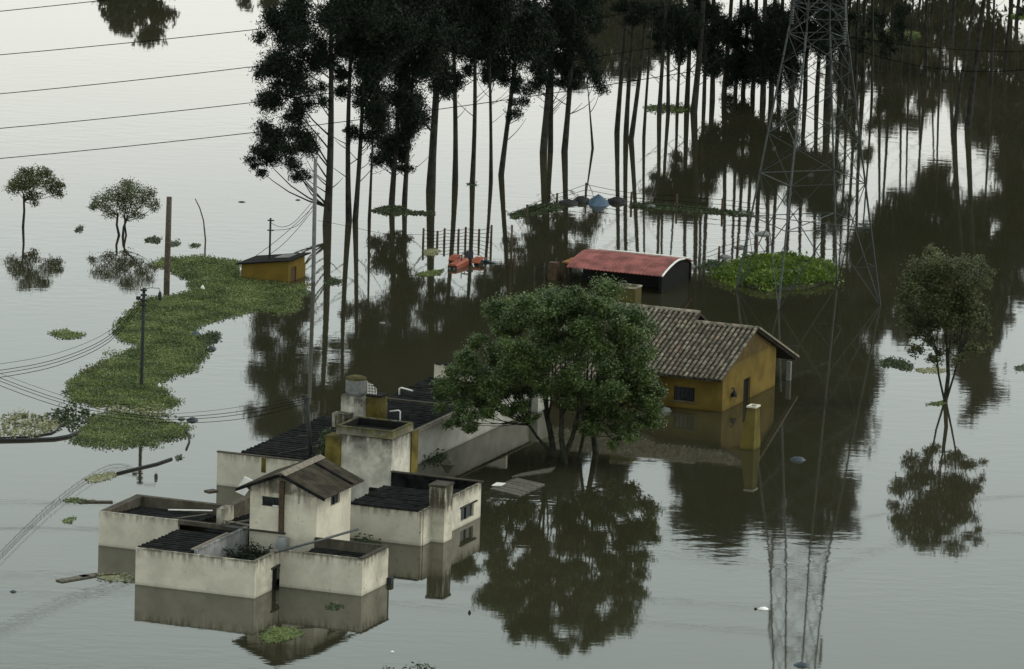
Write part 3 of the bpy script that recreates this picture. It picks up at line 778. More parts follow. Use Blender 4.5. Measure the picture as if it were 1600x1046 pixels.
EG = 'eucalyptus trees standing in the flood'
def eucalyptus(px, py, wpx, toppx, label, H, blobs_px=(), crown0=.45, seed=0, crown_r=1.5, nb=14, group=EG, mat='leaf_euc', lean=None, spread=1.0, low_limbs=3, dens=150):
    rng = random.Random(seed); nr = np.random.default_rng(seed)
    g = ground(px, py)
    sc_ = FPX / (Vector((g.x, g.y, 0)) - CAM).length
    r0 = max(.07, wpx / sc_ / 2)
    # trunk leans to where it leaves the top of the photograph
    if lean is None:
        t = at_depth(toppx[0], toppx[1], g.y); dx = (t.x - g.x) / max(t.z, 2)
    else: dx = lean
    ph1, ph2 = rng.uniform(0, 6), rng.uniform(0, 6); am = rng.uniform(.08, .22)
    def axis(z):
        return Vector((g.x + dx * z + am * math.sin(z * .22 + ph1) - am * math.sin(ph1), g.y + am * math.sin(z * .2 + ph2) - am * math.sin(ph2), z))
    root = thing('eucalyptus_tree', label, 'tree', (g.x, g.y, 0), 0, group)
    mb = MB(); N = 16; zs = [-.6 + (H + .3) * i / N for i in range(N + 1)]
    mb.tube([axis(z) for z in zs], [max(.02, r0 * (1.12 - .2 * min(1, z / 2) - .78 * max(0, z / H) ** 1.15)) if z > 0 else r0 * 1.15 for z in zs], 8, cap=False)
    blobs = []
    for (bx, by, br) in blobs_px:
        p = at_depth(bx, by, g.y + rng.uniform(-1, 1) * .9); blobs.append((p.x, p.y, p.z, br / sc_))
    if H > 10 and px < 950:                     # the canopy goes on above, closed with its neighbours
        for k in range(9):
            p = at_depth(px + rng.uniform(-46, 46) + 8, rng.uniform(-190, 70), g.y + rng.uniform(-1.6, 1.6)); blobs.append((p.x, p.y, p.z, rng.uniform(26, 40) / sc_))
    nvis = len(blobs)
    if H > 5:
        fine_ = []
        for (x, y, z, r) in blobs:
            for _ in range(4):
                fine_.append((x + rng.uniform(-.75, .75) * r, y + rng.uniform(-.75, .75) * r, z + rng.uniform(-.75, .6) * r, r * rng.uniform(.38, .68)))
        limbs_ = list(blobs); blobs = fine_; nvis = len(blobs)
    else: limbs_ = list(blobs)
    ztop = max([b[2] for b in blobs] + [crown0 * H])
    for k in range(nb):
        z = ztop + (H - ztop) * ((k + rng.random()) / nb) ** .9
        f = 1 - .55 * max(0, (z - ztop) / (H - ztop))
        a = rng.uniform(0, 2 * math.pi); d = rng.uniform(.15, 1.25) * crown_r * f * spread
        c = axis(z); r = crown_r * f * rng.uniform(.55, .95)
        blobs.append((c.x + math.cos(a) * d, c.y + math.sin(a) * d, z, r)); limbs_.append(blobs[-1])
    for (x, y, z, r) in limbs_:
        dh = math.hypot(x - axis(max(0, z)).x, y - axis(max(0, z)).y)
        zb = max(1.0, z - dh * rng.uniform(.9, 1.5) - r * .3)
        limb(mb, axis(min(zb, H * .97)), (x, y, z), max(.025, r0 * .26 * (1 - zb / H * .6)), .012, rng, .10)
        for _ in range(1):                      # twigs through the clump
            limb(mb, (x, y, z), (x + rng.uniform(-1, 1) * r * .8, y + rng.uniform(-1, 1) * r * .8, z + rng.uniform(-.3, .8) * r), .014, .006, rng, .1, 2, 4)
    zl = min([b[2] - b[3] for b in blobs])
    for k in range(low_limbs):                  # bare dead limbs below the crown
        z = rng.uniform(max(1.5, zl * .45), max(2, zl * .95)); a = rng.choice((0, math.pi)) + rng.uniform(-.7, .7); d = rng.uniform(.7, 2.0)
        limb(mb, axis(z), axis(z) + Vector((math.cos(a) * d, math.sin(a) * d * .6, d * rng.uniform(.5, 1.2))), r0 * .17, .01, rng, .12)
    mb.v = [(p[0] - g.x, p[1] - g.y, p[2]) for p in mb.v]
    mb.build('trunk', M['bark'], root, True)
    bl = [(x - g.x, y - g.y, z, r) for (x, y, z, r) in blobs]
    nv = nvis
    parts_ = []
    if nv: parts_.append(leaves_in(nr, [(x, y, z, r * 1.16) for (x, y, z, r) in bl[:nv]], dens * 16, .19, .9, 1.05, .05, .34, 0, True, .27))
    if len(bl) > nv: parts_.append(leaves_in(nr, bl[nv:], dens * 4.6, .52, .9, .9, .15, .48, 0, True, .24))
    link('crown', quads_mesh('crown', np.concatenate(parts_)), M[mat], root)
    return root

# the left stand, tree by tree (base in the photograph, trunk width, where it leaves the frame, label, height, crown clumps in view)
EUC = [
 (511, 352, 13, (524, 0), 'thick eucalyptus nearest the concrete pole, with a low limb spreading left', 17.5,
  [(440, 20, 40), (470, 60, 38), (432, 95, 30), (436, 140, 34), (472, 105, 34), (500, 40, 38), (455, 172, 26), (432, 212, 28), (408, 238, 20), (444, 248, 28), (474, 216, 24), (492, 150, 22), (402, 262, 13), (468, 268, 14), (515, 80, 24), (540, 20, 32), (425, 40, 28), (420, 120, 18)]),
 (545, 345, 10, (552, 0), 'left stem of the eucalyptus pair joined at the waterline', 18.0, [(556, 30, 38), (562, 90, 32), (545, 150, 20), (548, 205, 13), (540, 60, 28), (530, 110, 18)]),
 (555, 345, 9, (577, 0), 'right stem of the eucalyptus pair joined at the waterline', 17.0, [(580, 60, 42), (590, 115, 34), (600, 165, 30), (585, 200, 22), (572, 150, 24), (600, 30, 40)]),
 (577, 345, 5, (578, 60), 'thinnest eucalyptus stem between the joined pair and the weed strip', 10.5, [(580, 120, 18), (577, 175, 14)]),
 (612, 318, 9, (622, 0), 'eucalyptus rising behind the mound of the floating weed strip', 18.0, [(620, 130, 36), (628, 185, 30), (612, 222, 24), (600, 240, 18), (640, 60, 42), (610, 90, 34), (618, 258, 12)]),
 (632, 318, 8, (641, 0), 'slim eucalyptus right of the weed mound with low hanging leaves', 17.0, [(640, 165, 30), (642, 210, 24), (640, 243, 16), (655, 110, 30), (650, 30, 38), (636, 262, 9)]),
 (673, 299, 14, (689, 0), 'thickest eucalyptus trunk at the end of the weed strip', 20.0, [(690, 40, 36), (680, 90, 28), (700, 112, 26), (695, 138, 16), (672, 20, 34), (712, 60, 22)]),
 (711, 290, 9, (717, 0), 'straight eucalyptus behind the left end of the post fence', 18.0, [(715, 25, 24), (722, 70, 17), (726, 112, 12), (704, 50, 20)]),
 (738, 287, 8, (744, 0), 'straight eucalyptus with a small weed clump at its foot', 19.0, [(742, 18, 14), (752, 50, 10)]),
 (767, 284, 6, (771, 0), 'slim upright eucalyptus beside a slanting trunk', 17.0, [(768, 30, 30), (760, 80, 18), (774, 112, 18)]),
 (783, 274, 9, (806, 0), 'right-leaning eucalyptus with foliage hanging low above the tractor side', 19.0, [(792, 60, 36), (800, 108, 28), (780, 100, 22), (812, 150, 17), (806, 176, 11), (815, 40, 32), (775, 50, 26)]),
 (849, 238, 11, (862, 0), 'left trunk of the close eucalyptus pair behind the weedy bank', 21.0, [(850, 30, 34), (858, 84, 28), (848, 122, 20), (830, 60, 24), (840, 95, 18)]),
 (860, 236, 8, (873, 0), 'right trunk of the close eucalyptus pair behind the weedy bank', 20.0, [(872, 40, 30), (870, 100, 20), (880, 130, 12)]),
 (882, 237, 10, (894, 0), 'eucalyptus just left of the blue tarpaulin heap', 21.0, [(890, 50, 32), (904, 82, 24), (910, 15, 34), (890, 112, 18), (925, 30, 24), (896, 135, 10)]),
 (926, 232, 4, (918, 120), 'small crooked eucalyptus with a tuft at its top', 4.6, [(932, 122, 15), (920, 106, 12), (938, 138, 10), (926, 92, 12)]),
 (964, 207, 8, (976, 0), 'leftmost bare eucalyptus trunk of the trio right of the tarpaulin', 22.0, [(970, 14, 13)]),
 (978, 214, 8, (985, 0), 'middle bare eucalyptus trunk of the trio right of the tarpaulin', 21.0, [(990, 30, 12)]),
 (986, 219, 8, (1014, 20), 'strongly slanting eucalyptus trunk of the trio right of the tarpaulin', 19.0, [(1008, 15, 18)]),
 (1006, 215, 5, (1020, 0), 'thin pole-like eucalyptus right of the slanting trunk', 17.0, [(1020, 20, 14)]),
 (1030, 180, 7, (1034, 0), 'eucalyptus at the left end of the far grassy islet', 21.0, [(1040, 30, 30), (1030, 66, 18)]),
 (1044, 176, 6, (1052, 0), 'thin eucalyptus growing from the far grassy islet', 20.0, [(1055, 60, 26), (1046, 20, 26)]),
 (1058, 172, 5, (1062, 0), 'thinnest eucalyptus on the far grassy islet', 18.0, [(1062, 86, 14), (1065, 30, 20)]),
 (1073, 172, 8, (1085, 0), 'dark eucalyptus trunk at the right end of the grassy islet', 22.0, [(1075, 56, 28), (1085, 15, 28)]),
 (1084, 176, 11, (1097, 0), 'stout eucalyptus beside the grassy islet, right of the rest', 23.0, [(1095, 30, 26), (1090, 75, 14)]),
]
for i, (px, py, w_, top, lab, H_, bl) in enumerate(EUC):
    eucalyptus(px, py, w_, top, lab, H_, bl, seed=100 + i, nb=(0 if H_ < 5 else 18), crown_r=1.95 if px < 900 else 1.7, crown0=.6, low_limbs=(0 if H_ < 5 else 4))

ORD = 'first second third fourth fifth sixth seventh eighth ninth tenth eleventh twelfth thirteenth fourteenth fifteenth'.split()
# the dense stand behind the pylon and beyond: trunks of one kind
rngp = random.Random(77)
DENSE = [(1100, 160, 6, 100), (1113, 158, 8, 104), (1131, 150, 8, 110), (1149, 146, 6, 120), (1161, 144, 7, 116), (1176, 148, 7, 110), (1192, 160, 9, 118), (1205, 158, 8, 110),
         (1217, 156, 7, 118), (1236, 160, 9, 105), (1258, 150, 7, 60), (1276, 158, 7, 66), (1293, 170, 12, 70), (1312, 150, 7, 40)]
for i, (px, py, w_, cb) in enumerate(DENSE):
    bl = [(px + rngp.uniform(-14, 14), cb - k * rngp.uniform(17, 24), rngp.uniform(14, 25)) for k in range(5)]
    eucalyptus(px, py, w_, (px + 7, 0), 'tall eucalyptus, %s from the left in the dense dark stand behind the pylon' % ORD[i], 25 + rngp.uniform(-3, 4), bl, seed=300 + i, nb=24, crown_r=2.1, crown0=.55,
               group='dense eucalyptus stand behind the pylon', low_limbs=2, dens=130)
RIGHT = [(1336, 150, 6, (1345, 0), [(1350, 55, 14), (1346, 78, 10)], 20, 'slim eucalyptus just right of the pylon legs'),
         (1348, 142, 7, (1356, 0), [(1360, 40, 12)], 21, 'second slim eucalyptus right of the pylon'),
         (1375, 112, 6, (1380, 0), [(1378, 60, 18), (1370, 30, 18), (1390, 75, 14)], 17, 'eucalyptus with a dark leafy tuft hanging in front of the far green weed'),
         (1390, 104, 6, (1396, 0), [(1398, 50, 18), (1402, 20, 16)], 18, 'thin eucalyptus beside the dark leafy tuft'),
         (1407, 96, 5, (1414, 0), [], 18, 'thin bare eucalyptus in front of the far green weed'),
         (1431, 50, 5, (1436, 0), [], 19, 'far eucalyptus trunk at the right end of the green weed'),
         (1455, 30, 5, (1460, 0), [], 18, 'far slanting eucalyptus trunk behind the green weed'),
         (1486, 60, 8, (1492, 0), [], 19, 'far dark eucalyptus trunk left of the two bare trunks at right'),
         (1491, 207, 8, (1515, 0), [], 17, 'left of the two long bare trunks at the right edge water'),
         (1512, 200, 10, (1534, 0), [], 18, 'right of the two long bare trunks, the thicker one'),
         (1588, 38, 6, (1592, 0), [], 18, 'far eucalyptus trunk at the right edge of the view'),
         (1322, 168, 5, (1331, 0), [(1330, 30, 12)], 19, 'thin eucalyptus seen through the right side of the pylon'),
         (1362, 160, 4, (1366, 0), [], 17, 'thin bare trunk between the second slim eucalyptus and the leafy tuft'),
         (1420, 128, 4, (1424, 0), [], 16, 'thin bare trunk right of the far green weed'),
         (1447, 118, 5, (1452, 0), [], 17, 'bare trunk midway between the green weed and the two long trunks'),
         (1468, 130, 4, (1473, 0), [], 16, 'thin trunk close left of the two long bare trunks'),
         (1548, 135, 5, (1556, 0), [], 17, 'slim trunk right of the thicker long bare trunk'),
         (1570, 112, 5, (1575, 0), [], 17, 'slim trunk near the upper right edge, before the farthest one')]
for i, (px, py, w_, top, bl, H_, lab) in enumerate(RIGHT):
    eucalyptus(px, py, w_, top, lab, H_, bl, seed=400 + i, nb=14, crown_r=1.5, crown0=.55, group='eucalyptus trees right of the pylon', low_limbs=3, dens=95, spread=1.3)
# trees beyond the top edge of the photograph, seen only as reflections
FAR = [(190, -70, 5.2, 2.0), (222, -75, 6.4, 1.9), (265, -110, 4.5, 1.4), (410, -90, 4.6, 1.6), (925, -40, 7.5, 2.4), (965, -60, 8.0, 2.2), (1010, -50, 7.5, 2.2), (1345, -40, 12, 2.2), (1400, -60, 12, 2.4), (1450, -40, 11, 2.0),
       (1500, -60, 12, 2.2), (1545, -20, 11, 2.3), (1580, -10, 15, 2.6), (1610, 40, 15, 2.2), (1640, 110, 15, 2.3)]
for i, (px, py, H_, cr) in enumerate(FAR):
    eucalyptus(px, py, 7, (px, 0), 'tree showing only as a dark reflection near the top edge, %s from the left' % ORD[i], H_, [], seed=500 + i, nb=12, crown_r=cr, crown0=.25,
               group='far trees showing only as reflections', mat='leaf_far', lean=0.0, low_limbs=0, dens=48)

def bush_tree(name, label, px, py, stems, blobs_px, leafmat, leaf, dens, bark='bark_tree', seed=0, depth=1.0, flat=.8, shell=.5, group=None, twigs=3, lay=.3, every=1, cat='tree'):
    """stems: list of (base_px, base_py, fork_px, fork_py, width_px); crown clumps in photo coordinates (x, y, r, depth offset)"""
    rng = random.Random(seed); nr = np.random.default_rng(seed)
    g = ground(px, py); sc_ = FPX / (g - CAM).length
    root = thing(name, label, cat, (g.x, g.y, 0), 0, group)
    mb = MB(); forks = []
    for (bx, by, fx, fy, w_) in stems:
        b0 = ground(bx, by); f = at_depth(fx, fy, b0.y + rng.uniform(-.3, .3))
        r_ = w_ / sc_ / 2
        m1 = b0.lerp(f, .5) + Vector((rng.uniform(-.12, .12), rng.uniform(-.1, .1), 0))
        mb.tube([(b0.x, b0.y, -.5), b0, m1, f], [r_ * 1.1, r_ * 1.05, r_ * .9, r_ * .75], 8, cap=False)
        forks.append((f, r_ * .75, b0, m1))
    blobs = []
    for bp in blobs_px:
        dY = bp[3] if len(bp) > 3 else rng.uniform(-1, 1) * depth
        p = at_depth(bp[0], bp[1], g.y + dY); blobs.append((p.x, p.y, p.z, bp[2] / sc_))
    for bi, (x, y, z, r) in enumerate(blobs):
        if bi % every: continue
        f, fr, b0, m1 = min(forks, key=lambda q: abs(q[0].x - x) + .3 * abs(q[0].z - z) + rng.uniform(0, .6))
        t = rng.random(); st_ = m1.lerp(f, .55 + .45 * t)
        limb(mb, st_, (x, y, z), fr * .5, max(.012, fr * .12), rng, .10, 5, 6)
        for _ in range(twigs):
            limb(mb, (x, y, z), (x + rng.uniform(-1, 1) * r, y + rng.uniform(-1, 1) * r, z + rng.uniform(-.7, .9) * r * .8), max(.012, fr * .1), .005, rng, .1, 3, 4)
    mb.v = [(p[0] - g.x, p[1] - g.y, p[2]) for p in mb.v]
    mb.build('trunk', M[bark], root, True)
    bl = [(x - g.x, y - g.y, z, r) for (x, y, z, r) in blobs]
    link('crown', quads_mesh('crown', leaves_in(nr, bl, dens, leaf, .1, flat, shell, .5, lay)), M[leafmat], root)
    return root

# the big broad tree beside the farmhouse
rb = random.Random(9)
BB = []
outline = [(880, 470, 34), (925, 475, 34), (835, 490, 36), (790, 505, 34), (960, 500, 36), (985, 535, 34), (760, 545, 26), (735, 570, 26), (715, 600, 26), (705, 630, 22), (725, 645, 18),
           (1000, 570, 30), (1010, 600, 28), (1000, 640, 26), (975, 660, 24), (770, 610, 24), (790, 645, 16), (765, 650, 14), (820, 640, 14), (745, 620, 24), (940, 640, 24), (905, 620, 30), (1015, 635, 16), (735, 665, 14), (712, 655, 14), (700, 610, 18), (755, 590, 28), (780, 625, 22), (1020, 615, 20), (985, 675, 16), (960, 690, 12), (835, 655, 10), (925, 665, 16), (995, 610, 26)]
for o_ in outline: BB.append((*o_, rb.uniform(-1.6, 1.6)))
for k in range(24):
    a = rb.uniform(0, 6.283); d = math.sqrt(rb.random())
    BB.append((885 + math.cos(a) * d * 110, 550 + math.sin(a) * d * 70, rb.uniform(18, 30), rb.uniform(.5, 3.2)))
for (x, y, r_) in ((850, 495, 26), (905, 512, 28), (868, 548, 28), (812, 540, 28), (942, 560, 28), (846, 592, 26), (795, 578, 26), (958, 602, 24), (895, 585, 24), (930, 528, 22), (880, 618, 20), (830, 565, 20), (990, 560, 20), (915, 610, 20), (865, 460, 18), (905, 458, 20), (815, 478, 18), (945, 480, 18), (975, 515, 18)):
    BB.append((x, y, r_, -2.6 + rb.uniform(-.9, .9)))
BB2 = []
for (x, y, r_, dY) in BB:                       # each lobe is a few flat sprays with gaps between
    for _ in range(4):
        BB2.append((x + rb.uniform(-.85, .85) * r_, y + rb.uniform(-.7, .7) * r_, r_ * rb.uniform(.5, .8), dY + rb.uniform(-.8, .8)))
BB = BB2
bush_tree('broadleaf_tree', 'large spreading green tree with several stems rising from the flood beside the yellow house', 882, 721,
          [(866, 713, 852, 640, 10), (883, 724, 878, 640, 9), (880, 722, 905, 640, 8), (931, 708, 922, 640, 10), (905, 716, 915, 665, 6), (866, 713, 820, 655, 5)],
          BB, 'leaf_big', .145, 2700, seed=12, twigs=2, flat=.7, shell=.25, lay=.55, every=4)
# two small trees at left
bush_tree('round_tree', 'small green tree with one thin trunk at the left edge', 36, 355, [(36, 355, 37, 305, 4)],
          [(35, 285, 20), (60, 280, 20), (80, 290, 17), (25, 295, 14), (90, 303, 10), (50, 303, 13), (70, 270, 12), (40, 270, 12), (55, 318, 7), (95, 290, 8)], 'leaf_olive', .11, 3200, seed=21, depth=.7)
bush_tree('round_tree', 'small round olive-green tree with twisted stems, second from the left', 190, 369, [(186, 368, 184, 335, 4), (192, 370, 199, 340, 4), (197, 368, 195, 338, 3)],
          [(160, 315, 18), (185, 305, 22), (210, 300, 20), (228, 312, 18), (200, 325, 18), (170, 330, 14), (145, 322, 10), (240, 322, 11), (215, 335, 12), (200, 288, 12), (235, 300, 10)], 'leaf_olive', .10, 2800, seed=22, depth=.8, twigs=6)
# tree at right
bush_tree('slender_tree', 'slender tree with bronze-green crown standing alone in the water at right', 1477, 628, [(1477, 628, 1480, 545, 7), (1478, 628, 1502, 545, 3.5), (1476, 628, 1462, 540, 3.5)],
          [(1440, 420, 24), (1470, 415, 22), (1450, 450, 26), (1425, 455, 18), (1510, 415, 18), (1530, 440, 16), (1505, 450, 22), (1480, 470, 24), (1440, 490, 20), (1520, 470, 18), (1545, 445, 9), (1500, 495, 20), (1465, 505, 16), (1430, 520, 12), (1535, 490, 13), (1515, 520, 12), (1540, 515, 9), (1455, 395, 14), (1475, 440, 26), (1490, 430, 20), (1415, 480, 14), (1420, 440, 16), (1545, 425, 10), (1450, 530, 14), (1490, 530, 14), (1470, 550, 9), (1540, 540, 8), (1500, 470, 26), (1460, 475, 26), (1520, 500, 18), (1410, 465, 12), (1530, 410, 12), (1432, 545, 13), (1460, 562, 12), (1522, 545, 13), (1500, 560, 11), (1485, 500, 22), (1445, 510, 18), (1510, 485, 22), (1415, 500, 14)],
          'leaf_right', .15, 2300, lay=.6, seed=23, depth=1.3, twigs=5)
# tip of a shrub at the bottom edge
bush_tree('shrub', 'dark leafy shrub tip poking up at the bottom edge', 645, 1068, [(625, 1070, 612, 1050, 4), (655, 1070, 655, 1050, 4)],
          [(605, 1044, 6), (612, 1050, 6), (640, 1044, 7), (652, 1039, 6), (667, 1042, 7), (676, 1046, 5), (655, 1050, 9), (630, 1052, 8)], 'hyacinth_dark', .15, 520, seed=24, depth=.3, cat='shrub')

# ------------------------------------------------------------------ floating weed and grass
def mat_mesh(polypx, dens, size, hmax, seed, hfun=None, ragged=.35, up=.5):
    """leafy mat filling an outline on the water; returns quads (world xy)"""
    nr = np.random.default_rng(seed)
    poly = [(ground(x, y).x, ground(x, y).y) for x, y in polypx]
    xs = [p[0] for p in poly]; ys = [p[1] for p in poly]
    area = (max(xs) - min(xs)) * (max(ys) - min(ys)); pts = []
    n0 = int(area * dens)
    P_ = np.column_stack([nr.uniform(min(xs) - .4, max(xs) + .4, n0), nr.uniform(min(ys) - .8, max(ys) + .8, n0)])
    T_ = P_ + nr.normal(size=(n0, 2)) * np.array([ragged * .5, ragged])
    T_ += .3 * ragged * np.column_stack([np.sin(P_[:, 1] * 2.3 + seed), 2 * np.sin(P_[:, 0] * 3.1 + seed)])
    ins = np.zeros(n0, bool); j = len(poly) - 1
    for i in range(len(poly)):
        (xi, yi), (xj, yj) = poly[i], poly[j]
        ins ^= ((yi > T_[:, 1]) != (yj > T_[:, 1])) & (T_[:, 0] < (xj - xi) * (T_[:, 1] - yi) / (yj - yi + 1e-9) + xi)
        j = i
    P_ = P_[ins]; n = len(P_)
    bumps = .5 + .5 * np.sin(P_[:, 0] * 2.1 + 1.3 * np.sin(P_[:, 1] * .9)) * np.sin(P_[:, 1] * 1.3 + seed)
    z = (nr.random(n) ** 2.0) * hmax * (.35 + .8 * bumps) + .01
    if hfun is not None: z = z + hfun(P_)
    c = np.column_stack([P_, z])
    a = nr.normal(size=(n, 3)); a[:, 2] = np.abs(a[:, 2]) * up; a /= np.linalg.norm(a, axis=1)[:, None]
    h = nr.normal(size=(n, 3)); b = np.cross(a, h); b /= np.linalg.norm(b, axis=1)[:, None] + 1e-6
    s = size * nr.uniform(.6, 1.4, n)[:, None]
    Q = np.stack([c - a * s * .5, c + b * s * .3, c + a * s * .5, c - b * s * .3], axis=1)
    Q[:, :, 2] = np.maximum(Q[:, :, 2], .004 + 0 * Q[:, :, 2])
    return Q
def weed(name, polypx, label, cat, mat='hyacinth', dens=110, size=.20, hmax=.22, seed=0, kind='stuff', group=None, hfun=None, ragged=.35, up=.5):
    Q = mat_mesh(polypx, dens, size, hmax, seed, hfun, ragged, up)
    if kind is None:                            # floating stems under the leaves hold a clump together
        pw = np.array([(ground(x, y).x, ground(x, y).y) for x, y in polypx]); m_ = pw.mean(axis=0); pw = m_ + (pw - m_) * .92
        k_ = len(pw); B_ = np.zeros((k_, 4, 3))
        for i in range(k_):
            a_, b_ = pw[i], pw[(i + 1) % k_]
            B_[i, :, :2] = (m_, a_, (a_ + b_) / 2, b_); B_[i, :, 2] = .006
        Q = np.concatenate([Q, B_])
    c = Q.reshape(-1, 3).mean(axis=0); c[2] = 0
    o = link(name, quads_mesh(name, Q - c), M[mat]); o.location = c
    return tag(o, label, cat, group, kind)

MATPOLY = [(252, 405), (300, 401), (345, 404), (372, 410), (372, 432), (410, 440), (450, 446), (478, 446), (476, 462), (462, 474), (470, 484), (440, 491), (395, 486), (372, 494), (345, 500), (322, 506), (300, 514),
           (318, 532), (324, 553), (300, 580), (272, 588), (250, 598), (256, 612), (279, 628), (272, 638), (235, 642), (200, 636), (150, 634), (112, 628), (103, 608), (116, 590), (165, 566), (216, 541), (196, 533), (179, 522), (182, 508), (203, 486), (225, 468),
           (262, 464), (300, 455), (296, 438), (268, 424), (243, 415)]
weed('water_weed', MATPOLY, 'long green mat of water weed reaching from the ochre hut down past the dark pole', 'water weed', dens=430, size=.105, hmax=.13, seed=1, ragged=.3)
weed('water_weed', [(150, 648), (200, 644), (255, 655), (295, 668), (292, 684), (258, 687), (238, 700), (205, 697), (158, 701), (113, 692), (125, 674), (140, 655)],
     'lower green mat of water weed below the dark pole', 'water weed', dens=430, size=.105, hmax=.13, seed=2, ragged=.3)
weed('water_weed', [(165, 636), (230, 634), (270, 642), (262, 652), (200, 648), (160, 645)], 'yellowish dying strip of weed between the two green mats', 'water weed', 'dry', dens=60, hmax=.1, seed=3)
weed('water_weed', [(0, 652), (30, 644), (60, 650), (95, 660), (92, 674), (60, 682), (20, 686), (0, 686)], 'pale matted reeds and debris at the left edge', 'water weed', 'dry', dens=70, hmax=.12, seed=4)
weed('water_weed', [(66, 655), (95, 641), (130, 640), (146, 646), (138, 662), (110, 668)], 'dark leafy weed joining the pale reeds to the lower mat', 'water weed', 'hyacinth_dark', dens=90, hmax=.35, seed=5)
for i, (pl, lab, mt, hm) in enumerate([
    ([(74, 521), (100, 515), (136, 523), (118, 529), (98, 530)], 'small green weed raft alone left of the big mat', 'hyacinth', .25),
    ([(306, 530), (325, 520), (346, 522), (340, 535), (322, 542), (310, 540)], 'dark leafy weed clump at the right bulge of the big mat', 'hyacinth_dark', .45),
    ([(578, 330), (600, 322), (625, 322), (640, 330), (678, 332), (680, 336), (640, 337), (600, 336)], 'narrow weed strip lying between the eucalyptus trunks', 'hyacinth_dark', .16),
    ([(728, 286), (745, 287), (746, 291), (730, 290)], 'tiny weed clump at the foot of a eucalyptus', 'hyacinth_dark', .2),
    ([(795, 335), (830, 322), (880, 316), (882, 326), (840, 336), (800, 342)], 'weedy bank below the close eucalyptus pair', 'hyacinth_dark', .2),
    ([(985, 318), (1040, 320), (1100, 326), (1175, 332), (1180, 338), (1100, 334), (1030, 328), (985, 324)], 'thin line of weed along the far fence', 'hyacinth_dark', .3),
    ([(1088, 418), (1110, 408), (1140, 412), (1138, 420), (1100, 424)], 'dark weed between the red shed and the grassy mound', 'hyacinth_dark', .5),
    ([(1372, 566), (1390, 560), (1412, 563), (1428, 573), (1424, 580), (1400, 575), (1376, 573)], 'floating weed clump left of the slender tree', 'hyacinth_dark', .35),
    ([(1430, 577), (1462, 574), (1485, 579), (1470, 583), (1440, 583)], 'pale weed scum behind the slender tree stem', 'dry', .08),
    ([(1446, 632), (1470, 626), (1482, 630), (1466, 635)], 'weed tuft at the foot of the slender tree', 'hyacinth', .12),
    ([(1585, 574), (1602, 570), (1602, 580), (1588, 580)], 'weed clump cut by the right edge', 'hyacinth_dark', .3),
    ([(404, 995), (418, 984), (440, 980), (472, 986), (474, 993), (445, 1003), (415, 1005)], 'bright leafy weed clump in front of the lower house', 'hyacinth', .2),
    ([(506, 948), (520, 942), (538, 948), (530, 953), (512, 954)], 'few loose weed leaves in front of the annex', 'hyacinth_dark', .15),
    ([(1005, 168), (1040, 164), (1085, 168), (1088, 174), (1050, 176), (1010, 172)], 'grassy islet among the far eucalyptus trunks', 'hyacinth', .5),
    ([(1350, 52), (1390, 46), (1436, 52), (1440, 60), (1400, 62), (1355, 60)], 'bright green weed patch behind the far right trunks', 'hyacinth', .3),
    ([(1572, 25), (1600, 20), (1604, 30), (1588, 31)], 'bright green grass tip at the upper right corner', 'grass', .3),
    ([(132, 748), (150, 741), (178, 738), (184, 744), (160, 752), (140, 755)], 'brownish weed raft caught on the hose left of the wing', 'dry', .1),
    ([(272, 714), (284, 710), (284, 718), (276, 721)], 'small weed tuft on the curved hose', 'hyacinth_dark', .25),
    ([(94, 782), (115, 778), (138, 780), (132, 787), (108, 786)], 'small weed raft left of the parapet wing', 'hyacinth', .1),
    ([(95, 814), (108, 808), (120, 808), (112, 818), (100, 818)], 'tiny weed scrap farther left of the parapet wing', 'hyacinth', .1),
    ([(224, 374), (240, 370), (252, 373), (250, 380), (230, 380)], 'weed clump right of the round tree', 'hyacinth_dark', .3),
    ([(265, 380), (275, 376), (284, 381), (276, 386), (266, 385)], 'dark weed clump right of the thick wooden pole', 'hyacinth_dark', .3),
    ([(295, 383), (304, 380), (316, 383), (310, 387), (298, 387)], 'dark weed clump at the foot of the bent stick', 'hyacinth_dark', .3),
    ([(114, 361), (122, 356), (131, 354), (130, 361), (120, 364)], 'dark weed scrap between the two small left trees', 'hyacinth_dark', .35),
    ([(650, 428), (672, 424), (694, 420), (690, 428), (665, 433), (652, 432)], 'green weed in front of the tractor bonnet', 'hyacinth', .15),
    ([(660, 393), (680, 388), (690, 392), (680, 400), (664, 400)], 'pale green weed at the fence foot behind the tractor', 'dry', .12),
    ([(700, 714), (690, 722), (668, 725), (655, 722), (664, 712), (684, 708)], 'dark shrub growing at the wall behind the tank tower', 'hyacinth_dark', .9),
    ([(505, 440), (520, 434), (535, 438), (530, 446), (512, 447)], 'weed clump right of the concrete pole', 'hyacinth_dark', .3),
    ]):
    weed('weed_clump', pl, lab, 'weed clump', mt, dens=380, size=.12, hmax=hm * .5, seed=40 + i, kind=None, group='loose weed clumps', ragged=.09)
weed('water_weed', [(128, 576), (150, 570), (168, 572), (150, 584), (130, 588)], 'brown dead patch at the left bulge of the long green mat', 'water weed', 'dead', dens=170, size=.11, hmax=.22, seed=6, ragged=.2)
weed('water_weed', [(330, 468), (372, 462), (400, 470), (380, 482), (345, 480)], 'yellow-green brighter patch of weed below the hut', 'water weed', 'hyacinth_pale', dens=260, size=.11, hmax=.26, seed=7, ragged=.3)
weed('water_weed', [(170, 548), (205, 556), (200, 574), (160, 578)], 'lighter green patch left of the dark pole', 'water weed', 'hyacinth_pale', dens=230, size=.11, hmax=.25, seed=8, ragged=.5)
